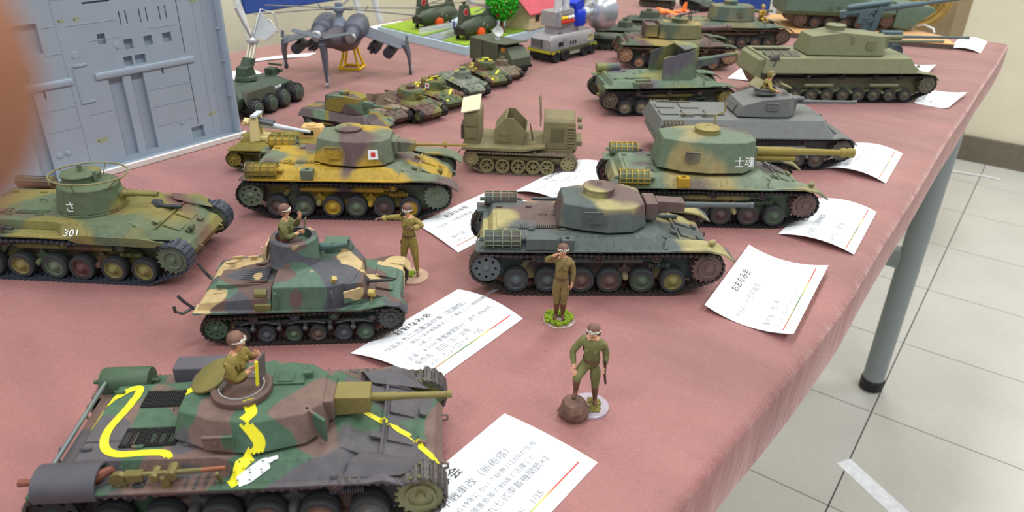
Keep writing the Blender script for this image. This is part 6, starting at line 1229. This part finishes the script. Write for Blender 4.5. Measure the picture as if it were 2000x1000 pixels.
# ================================================================ box truck
t = thing('box_truck', 'dark olive box-bodied army truck with a small white dish on its roof', 'model truck', (-0.5365, 0.7125), -12)
m = mat('truck_olive', (78, 84, 66), 0.6); 
part('box_body', B().box(-36, 16, -17, 17, 9, 35), m, t, 0.6); part('door_seam', B().box(-12, -10, -17.6, -17, 11, 34).box(-36.6, -36, -8, 8, 12, 32), mat('truck_dark', (58, 62, 50), 0.6), t)
part('canvas_flap', B().obox((22, 0, 35.5), (18, 34, 1), (0, R(-6), 0)), m, t); part('cab', B().loft([[(16, -16, 9), (40, -15, 9), (40, 15, 9), (16, 16, 9)], [(16, -16, 22), (40, -15, 21), (40, 15, 21), (16, 16, 22)], [(18, -13, 32), (28, -13, 32), (28, 13, 32), (18, 13, 32)]]), m, t, 0.6)
part('seats', B().box(19, 26, -14.6, -6, 22, 31), mat('seat_amber', (180, 120, 40), 0.5), t, 0.5); part('bumper', B().box(40, 42, -15, 15, 9, 12), DARK, t)
part('chassis', B().box(-36, 40, -9, 9, 5, 9), DARK, t)
for x in (-26, -14, 29):
    for s in (-1, 1): w = part('wheel', B().lathe((x, s * 14, 5.6), (0, s, 0), [(0.01, -2.4), (5, -2.4), (5.6, 0), (5, 2.4), (3, 2.4), (2.6, 1.6), (0.01, 2)], 16), BLACK, t)
d = part('dish', B().lathe((-4, 0, 35), (0, 0, 1), [(3, 0), (1.8, 4), (1.8, 7), (0.01, 7)], 12).lathe((-4, 0, 44), (1, -.3, .3), [(1.5, -5), (1.5, 0), (6, 3), (6.2, 3.6), (1, 1), (0.01, 1)], 16).obox((-9, 1, 43), (5, 6, 4)), mat('dish_white', (204, 206, 204), 0.5), t)
# ================================================================ silver dish truck
def dish_truck():
    t = thing('dish_truck', 'silver eight-wheeled truck carrying a machine with a large silver bowl dish', 'model truck', (-0.5175, 0.806), 264)
    S_ = mat('silver_paint', (176, 174, 180), 0.35, 0.45, var=0.06); OD = mat('skirt_olive', (84, 88, 62), 0.6); BL = mat('bright_blue', (30, 62, 200), 0.4, var=0.05); WH = mat('white_plastic', (226, 228, 230), 0.4, bump=0); SL = mat('silver_bright', (200, 204, 210), 0.25, 0.6)
    part('chassis', B().box(-62, 30, -14, 14, 5, 11), DARK, t)
    part('skirt', B().box(-64, 32, -19, 19, 12, 16).box(-29, -6, 18.2, 19.2, 6, 12).box(-29, -6, -19.2, -18.2, 6, 12), OD, t, 0.4)
    hz = B()
    for i in range(14): hz.obox((32.4, -18 + 2.7 * i, 14), (.6, 1.3, 3.6), (R(25), 0, 0))
    for s in (-1, 1):
        for i in range(6): hz.obox((15 + 2.8 * i, s * 19.3, 13), (1.3, .5, 3.6), (0, R(25), 0))
        for i in range(5): hz.obox((-62 + 2.8 * i, s * 19.3, 13), (1.3, .5, 3.6), (0, R(25), 0))
    part('hazard_stripes', hz, mat('hazard_yellow', (206, 196, 40), 0.5), t, smooth=0)
    part('body', B().loft([[(-60, -17, 15), (30, -17, 15), (30, 17, 15), (-60, 17, 15)], [(-60, -17, 27), (30, -16, 28), (30, 16, 28), (-60, 17, 27)], [(-58, -13, 32), (24, -13, 33), (24, 13, 33), (-58, 13, 32)]]), S_, t, 0.4)
    part('windscreen', B().box(29.6, 30.6, -13, 3, 18, 27), mat('screen_grey', (112, 112, 116), 0.2, 0.3), t); part('windscreen_bars', B().box(30.4, 31, -13.4, -12.6, 17, 28).box(30.4, 31, 2.6, 3.4, 17, 28), DARK, t)
    for s in (-1, 1):
        part('side_windows', B().box(6, 14, s * 17.3 - .4, s * 17.3 + .4, 19, 24).box(-16, -14, s * 17.3 - .4, s * 17.3 + .4, 19, 23).box(-21, -19, s * 17.3 - .4, s * 17.3 + .4, 19, 23).box(-11, -9, s * 17.3 - .4, s * 17.3 + .4, 19, 23), DARK, t)
        part('side_step', B().loft([[(-4, s * 17, 15), (5, s * 17, 15), (5, s * 18.4, 15), (-4, s * 18.4, 15)], [(0, s * 17, 28), (4, s * 17, 28), (4, s * 17.6, 28), (0, s * 17.6, 28)]]), SL, t)
    part('roof_hatch', B().lathe((4, -6, 32.6), (0, 0, 1), [(4, 0), (3.6, 1), (0.01, 1)], 14).lathe((4, 8, 32.6), (0, 0, 1), [(4, 0), (3.6, 1), (0.01, 1)], 14), DARK, t)
    letters('lettering', '002000', 5.2, WHITEP, t, lambda u, v: (-7 - 1.2 * u, 19.6, 7.4 + v * .95), bold=0.02)
    letters('lettering', '002000', 5.2, WHITEP, t, lambda u, v: (-28 + 1.2 * u, -19.6, 7.4 + v * .95), bold=0.02)
    part('emblem', B().tube([(-47, 17.6, 19), (-50, 17.6, 20), (-51, 17.6, 24), (-48, 17.6, 27)], .8, 5).tube([(-52, 17.6, 19), (-55, 17.6, 20), (-56, 17.6, 24), (-53, 17.6, 27)], .8, 5), mat('emblem_gold', (214, 196, 100), 0.4), t)
    for x in (-54, -38, 3, 20):
        for s in (-1, 1): w = part('wheel', B().lathe((x, s * 16, 7.4), (0, s, 0), [(0.01, -4), (6.6, -4), (7.4, 0), (6.6, 4), (4, 4), (3.4, 2.6), (0.01, 3)], 18), BLACK, t)
    # machine above the body
    part('machine_base', B().box(-34, 10, -10, 10, 32, 42).box(-20, 16, -12, 12, 42, 60).lathe((-30, 0, 38), (0, 0, 1), [(11, 0), (11, 8), (9, 14), (9, 24), (0.01, 26)], 8), S_, t, 0.5)
    part('machine_fittings', B().box(-16, 12, 12, 14, 56, 62).obox((4, 10, 62), (10, 6, 5), (0, .3, .2)).cyl((-16, 13, 44), (-16, 13, 60), 2, n=8).obox((10, 13, 50), (4, 4, 16)), SL, t, 0.3)
    for x in (8, -6): c = B(); [c.lathe((x, 8 if x > 0 else 9, 60 + 2.6 * k), (0, 0, 1), [(4.6, 0), (4.6, 1.8), (4.0, 2.0), (4.0, 2.6)], 14) for k in range(8)]; part('ribbed_stack', c, WH, t)
    part('blue_column', B().box(-1, 3, -2, 6, 60, 80), BL, t, 0.4)
    part('blue_housing', B().lathe((-34, 8, 38), (0, 0, 1), [(9, 0), (10.5, 3), (10.5, 17), (9, 20), (0.01, 20)], 8).obox((-32, 5, 64), (18, 14, 12), (0, R(18), 0)), BL, t, 0.8)
    for i in range(4):
        part('canister', B().cyl((8 - 6.4 * i, 14.4, 52), (3 - 6.4 * i, 14.4, 52), 2.2, n=10), mat('canister_yellow', (234, 196, 40), 0.4) if i < 2 else WH, t); part('canister', B().cyl((8 - 6.4 * i, 14.8, 47.4), (2.6 - 6.4 * i, 14.8, 47.4), 2.3, n=10), mat('canister_red', (200, 52, 36), 0.4), t)
    part('dish_neck', B().lathe((-44, 4, 50), (-1, 0, .05), [(7, 0), (6, 4), (8, 6), (8, 12), (5, 14), (5, 22), (9, 26), (0.01, 26)], 14).obox((-58, 4, 60), (22, 5, 3), (0, R(20), 0)), SL, t, 0.2)
    part('dish', B().lathe((-66, 4, 50), (-1, 0.1, 0.02), [(5, 0), (14, 3), (22, 10), (26, 20), (27, 24), (25.5, 24), (24, 19), (20, 11), (12, 5), (0.01, 3)], 8 * 3), SL, t, smooth=50)
    st = B()
    for k in range(6): a = k * pi / 3 + .3; st.tube([(-67, 4 + 9 * cos(a), 50 + 9 * sin(a)), (-75, 5 + 19.5 * cos(a), 50 + 19.5 * sin(a)), (-88, 6 + 27 * cos(a), 50 + 27 * sin(a))], .8, 5)
    part('dish_ribs', st, S_, t)
dish_truck()
# ================================================================ orange aeroplane
t = thing('toy_aeroplane', 'tiny bright orange propeller aeroplane at the far end of the table', 'model aeroplane', (-0.530, 1.178), -125)
OR = mat('plane_orange', (250, 140, 70), 0.4, var=0.04, bump=0)
part('fuselage', B().lathe((24, 0, 10), (-1, 0, -.02), [(0.01, 0), (3.6, 1), (4, 8), (3.4, 22), (1.2, 50), (0.01, 51)], 12), OR, t)
part('wing', B().loft([[(2, -34, 9.5), (12, -34, 9.5), (12, 34, 9.5), (2, 34, 9.5)], [(3, -34, 10.5), (11, -34, 10.8), (11, 34, 10.8), (3, 34, 10.5)]]), OR, t, 0.2); part('tailplane', B().box(-26, -20, -13, 13, 10.5, 11.4), OR, t, 0.2); part('tail_fin', B().prism([(-27, 10), (-16, 10), (-23, 24), (-27, 24)], 'xz', -.5, .5), OR, t)
part('cockpit', B().ball((2, 0, 13), (5, 2.4, 3), 8, 5), DARK, t); pr = B()
for k in range(3): pr.obox((25, 4 * cos(k * 2.1), 10 + 4 * sin(k * 2.1)), (.6, 1.4, 8), (-k * 2.1 + pi / 2, 0, 0))
part('propeller', pr, OR, t); part('undercarriage', B().cyl((8, -8, 9), (9, -8, 2), .6, n=6).cyl((8, 8, 9), (9, 8, 2), .6, n=6).lathe((9, -8, 2), (0, 1, 0), [(0.01, -.8), (2, -.8), (2, .8), (0.01, .8)], 8).lathe((9, 8, 2), (0, 1, 0), [(0.01, -.8), (2, -.8), (2, .8), (0.01, .8)], 8).cyl((-24, 0, 9), (-24, 0, .4), .5, n=5), mat('strut_orange', (210, 110, 60), .5), t)
# ================================================================ amphibious tank, board, guns
t = thing('wooden_board', 'tan wooden board with a dark edge and rounded far corner under the green amphibious tank', 'board', (0, 0), 0)
pl = [(-117, 1228), (-128, 1256), (-142, 1283), (-190, 1310), (-250, 1316), (-400, 1290), (-380, 1130)]
part('board_edge', B().prism(pl, 'xy', 0.2, 6.4), mat('board_dark_edge', (92, 78, 70), 0.6), t); part('board_top', B().prism(pl, 'xy', 6.4, 7.6), mat('board_tan', (206, 160, 108), 0.6, var=0.12, vscale=20), t)
tag(part('carry_handle', B().tube([(-188 + 0, 1300, 7.6), (-184, 1302, 13), (-172, 1303, 17), (-158, 1301, 13), (-155, 1299, 7.6)], 1.6, 8), WHITEP, None), 'white looped handle at the far side of the tan board', 'handle').location = (0, 0, TZ)
def amphibian():
    t = thing('amphibious_tank', 'dark green amphibious tank with a pointed bow float, standing on the tan board', 'model tank', (-0.2655, 1.268, TZ + 0.0076), 32.6)
    m = mat('amphibian_green', (84, 104, 88), 0.6, var=0.08); rb = mat('amphibian_rust', (96, 76, 68), 0.6)
    part('hull', B().loft([[(-118, -34, 20), (40, -34, 20), (40, 34, 20), (-118, 34, 20)], [(-120, -38, 26), (46, -38, 26), (46, 38, 26), (-120, 38, 26)], [(-116, -34, 52), (40, -34, 42), (40, 34, 42), (-116, 34, 52)]]), m, t, 0.8)
    part('bow_float', B().loft([[(46, -36, 6), (70, -34, 4), (70, 34, 4), (46, 36, 6)], [(46, -38, 30), (108, -26, 30), (108, 26, 30), (46, 38, 30)], [(44, -36, 42), (104, -22, 35), (104, 22, 35), (44, 36, 42)]]), m, t, 1.0)
    g = dict(wheels=[-70, -48, -26, -4, 18], wr=8, sp=(36, 15, 10), idl=(-92, 13, 9), rollers=[(-40, 22, 3), (0, 22, 3)], y=30, w=9, pitch=4, spm=rb, idm=rb); running(t, g, [rb], TRACKR, False)
    part('lower_hull', B().box(-100, 46, -24, 24, 6, 24), rb, t); tr = part('turret', B().lathe((-20, 0, 44), (0, 0, 1), [(24, 0), (22, 14), (12, 16), (12, 30), (0.01, 31)], 20), m, t)
    f = part('marking', B().box(-8, 2, -24.4, -23.4, 50, 56), mat('pink_mark', (220, 120, 130), .5), t); part('deck_fittings', B().cyl((-60, -20, 50), (-40, -20, 48), 2, n=8).obox((20, -20, 44), (12, 6, 3)).rivets([(x, -36.2, 40) for x in range(-110, 40, 12)], .8), m, t)
    part('side_hook', B().obox((-40, -38, 34), (6, 2, 2)).cyl((-52, -37.6, 32), (-52, -38.6, 32), 3, n=10), m, t)
amphibian()
TE = mat('gun_teal_grey', (84, 104, 108), 0.5, var=0.08)
def aa_gun():
    t = thing('field_gun', 'blue-grey anti-aircraft gun on a pedestal with a long barrel raised over the amphibious tank', 'model gun', (-0.222, 1.142), 25)
    part('cross_base', B().box(-40, 40, -4, 4, 0.2, 4).box(-4, 4, -34, 34, 0.2, 4).lathe((0, 0, 3), (0, 0, 1), [(18, 0), (16, 5), (10, 7), (8, 30), (10, 40), (0.01, 42)], 14), TE, t, 0.4)
    part('trunnion_frame', B().obox((10, -8, 40), (7, 3, 38), (0, R(10), 0)).obox((10, 8, 40), (7, 3, 38), (0, R(10), 0)).obox((-6, 0, 42), (14, 12, 14)), TE, t, 0.4)
    e = 11; c, s = cos(R(e)), sin(R(e)); P = lambda d, up=0, y=0: (d * c - up * s, y, 52 + d * s + up * c)
    part('breech', B().cyl(P(-34), P(10), 4.4, n=12).cyl(P(-30, 8, -3), P(26, 8, -3), 3, n=10).cyl(P(-26, 8, 4), P(26, 8, 4), 3, n=10).obox(P(-34), (8, 9, 9), (0, R(-e), 0)), TE, t, 0.3)
    part('gun_barrel', B().lathe(P(8), (c, 0, s), [(4.2, 0), (3.8, 60), (2.6, 62), (2.0, 160), (2.6, 161), (2.6, 168), (0.01, 168)], 14), TE, t)
    part('handwheel', B().tube([(0 + 6 * cos(a), -13, 46 + 6 * sin(a)) for a in [i * pi / 6 for i in range(12)]], .7, 5, True).cyl((0, -13, 46), (0, -8, 46), .8, n=6), TE, t)
aa_gun()
t = thing('field_gun', 'teal wheeled field gun with a low level barrel behind the large olive tank', 'model gun', (-0.188, 1.112), 38)
part('gun_barrel', B().lathe((0, 0, 26), (1, 0, 0.0), [(3.4, -6), (3.4, 22), (2.0, 24), (1.5, 108), (2, 109), (2, 114), (0.01, 114)], 12).cyl((-8, 0, 31), (20, 0, 31), 3.2, n=10), TE, t)
part('carriage', B().box(-14, 14, -8, 8, 12, 22).obox((-50, 8, 12), (90, 5, 5), (0, R(-4), R(-4))).obox((-50, -8, 12), (90, 5, 5), (0, R(-4), R(4))).box(0, 1.5, -22, 22, 12, 30), TE, t, 0.3)
for s in (-1, 1): part('wheel', B().lathe((6, s * 20, 10.4), (0, s, 0), [(0.01, -2.4), (8, -2.4), (10, -2), (10, 2), (8, 2.4), (7, 1.4), (3, 1.4), (2.4, 3), (0.01, 3)], 20), mat('teal_tyre', (62, 72, 76), 0.5), t)
part('ammo_stowage', B().obox((-86, 0, 14), (30, 30, 18)).ball((-110, 6, 10), (12, 12, 9), 8, 5), TE, t, 2)
SF[0] = 1.0
# ================================================================ behind the table
CH = mat('chrome_tube', (228, 228, 228), 0.25, 0.6, bump=0); BU = mat('chair_blue', (36, 66, 138), 0.6)
def chair(label, x, y, ang, w=0.34, z0=0.535):
    t = thing('folding_chair', label, 'chair', (x, y, 0), ang, 'folding chairs behind the table')
    h = w / 2
    for s in (-1, 1):
        part('leg', B().tube([(0.22, s * h, 0.0), (0.0, s * h, z0 + .02), (-0.03, s * h, z0 + 0.22)], 0.0085, 8), CH, t); part('leg', B().tube([(-0.16, s * (h - .02), 0.0), (0.1, s * (h - .02), 0.44)], 0.0085, 8), CH, t)
    part('crossbar', B().cyl((0.2, -h, 0.05), (0.2, h, 0.05), 0.007, n=8).cyl((-.14, -h + .02, 0.05), (-.14, h - .02, 0.05), 0.007, n=8), CH, t)
    part('seat', B().box(-0.05, -0.03, -h + .02, h - .02, 0.06, 0.42), BU, t, 0.01); part('backrest', B().loft([[(0.0, -h + .008, z0), (0.012, -h + .008, z0), (0.012, h - .008, z0), (0.0, h - .008, z0)], [(-0.03, -h + .008, z0 + .21), (-0.018, -h + .008, z0 + .21), (-0.018, h - .008, z0 + .21), (-0.03, h - .008, z0 + .21)]]), BU, t, 0.004)
chair('steel-tube folding chair with a blue backrest behind the grey gunship', -1.5, 1.19, 0)
chair('steel-tube folding chair whose legs show beside the tandem-rotor helicopters', -1.5, 1.595, 0, 0.38, 0.60)
chair('blue-backed folding chair close behind the far edge of the table', -0.553, 1.56, -75, 0.13, 0.50)
t = thing('cardboard_box', 'large plain brown cardboard box standing behind the far end of the table', 'box', (-0.47, 2.1, 0), 0)
BX = mat('cardboard_brown', (150, 128, 98), 0.8); part('box_body', B().box(-.36, .27, -.13, .13, 0.001, .66), BX, t, 0.004); part('box_flap', B().box(-.30, .275, -.135, -.0, .661, .665), BX, t)
t = thing('rattan_mat', 'round coiled golden rattan disc leaning behind the amphibious tank', 'mat', (-0.262, 1.79, 0.0), 0)
RT = mat('rattan_gold', (172, 140, 70), 0.6, var=0.2, vscale=60); c = B()
for k in range(12):
    r = (.012 + .0072 * k) * .7; c.tube([(r * cos(a), 0.004 * (k % 2), .622 + r * sin(a)) for a in [2 * pi * i / 40 for i in range(40)]], 0.0022 if k < 9 else .0036, 6, True)
part('coil', c, RT, t); part('backing', B().cyl((0, .008, .622), (0, .014, .622), 0.066, n=40), mat('rattan_dark', (120, 92, 48), 0.8), t); part('support_leg', B().box(-.01, .01, .02, .03, 0, .60), mat('rattan_dark', (120, 92, 48)), t)  # backing disc and leg in a darker brown than the coil
# ================================================================ the photographer's fingertip, held close to the lens
SF[0] = 0.001
t = thing('finger', 'blurred brown fingertip of the photographer held against the lens', 'finger', (0, 0, 0.847))
fm = mat('finger_skin', (150, 98, 74), 0.6, var=0.08, vscale=200)
cm = rot
def cw(x, y, d): v = cm @ Vector((x, y, -d)); return (v.x, v.y, v.z)
# pad, joint creases and nail on a finger that comes in from the side
p0 = Vector(cw(-19.5, 4.6, 19)); p1 = Vector(cw(-54, 2, 26)); ax = (p1 - p0)
part('fingertip', B().lathe(p0, ax, [(0.01, -6.4), (2.6, -5.8), (4.6, -4.2), (5.9, -1.8), (6.4, 1), (6.6, 6), (6.3, 13), (6.5, 16), (6.8, 20), (7.2, 34), (7.0, 36), (0.01, 36)], 32), fm, t, smooth=80)
nl = p0 + (cm @ Vector((-6, 0.5, -6.2))); part('fingernail', B().ball(nl, (4.2, 3.4, 1.4), 12, 6), mat('nail_pink', (196, 150, 130), 0.3), t)
SF[0] = 1.0
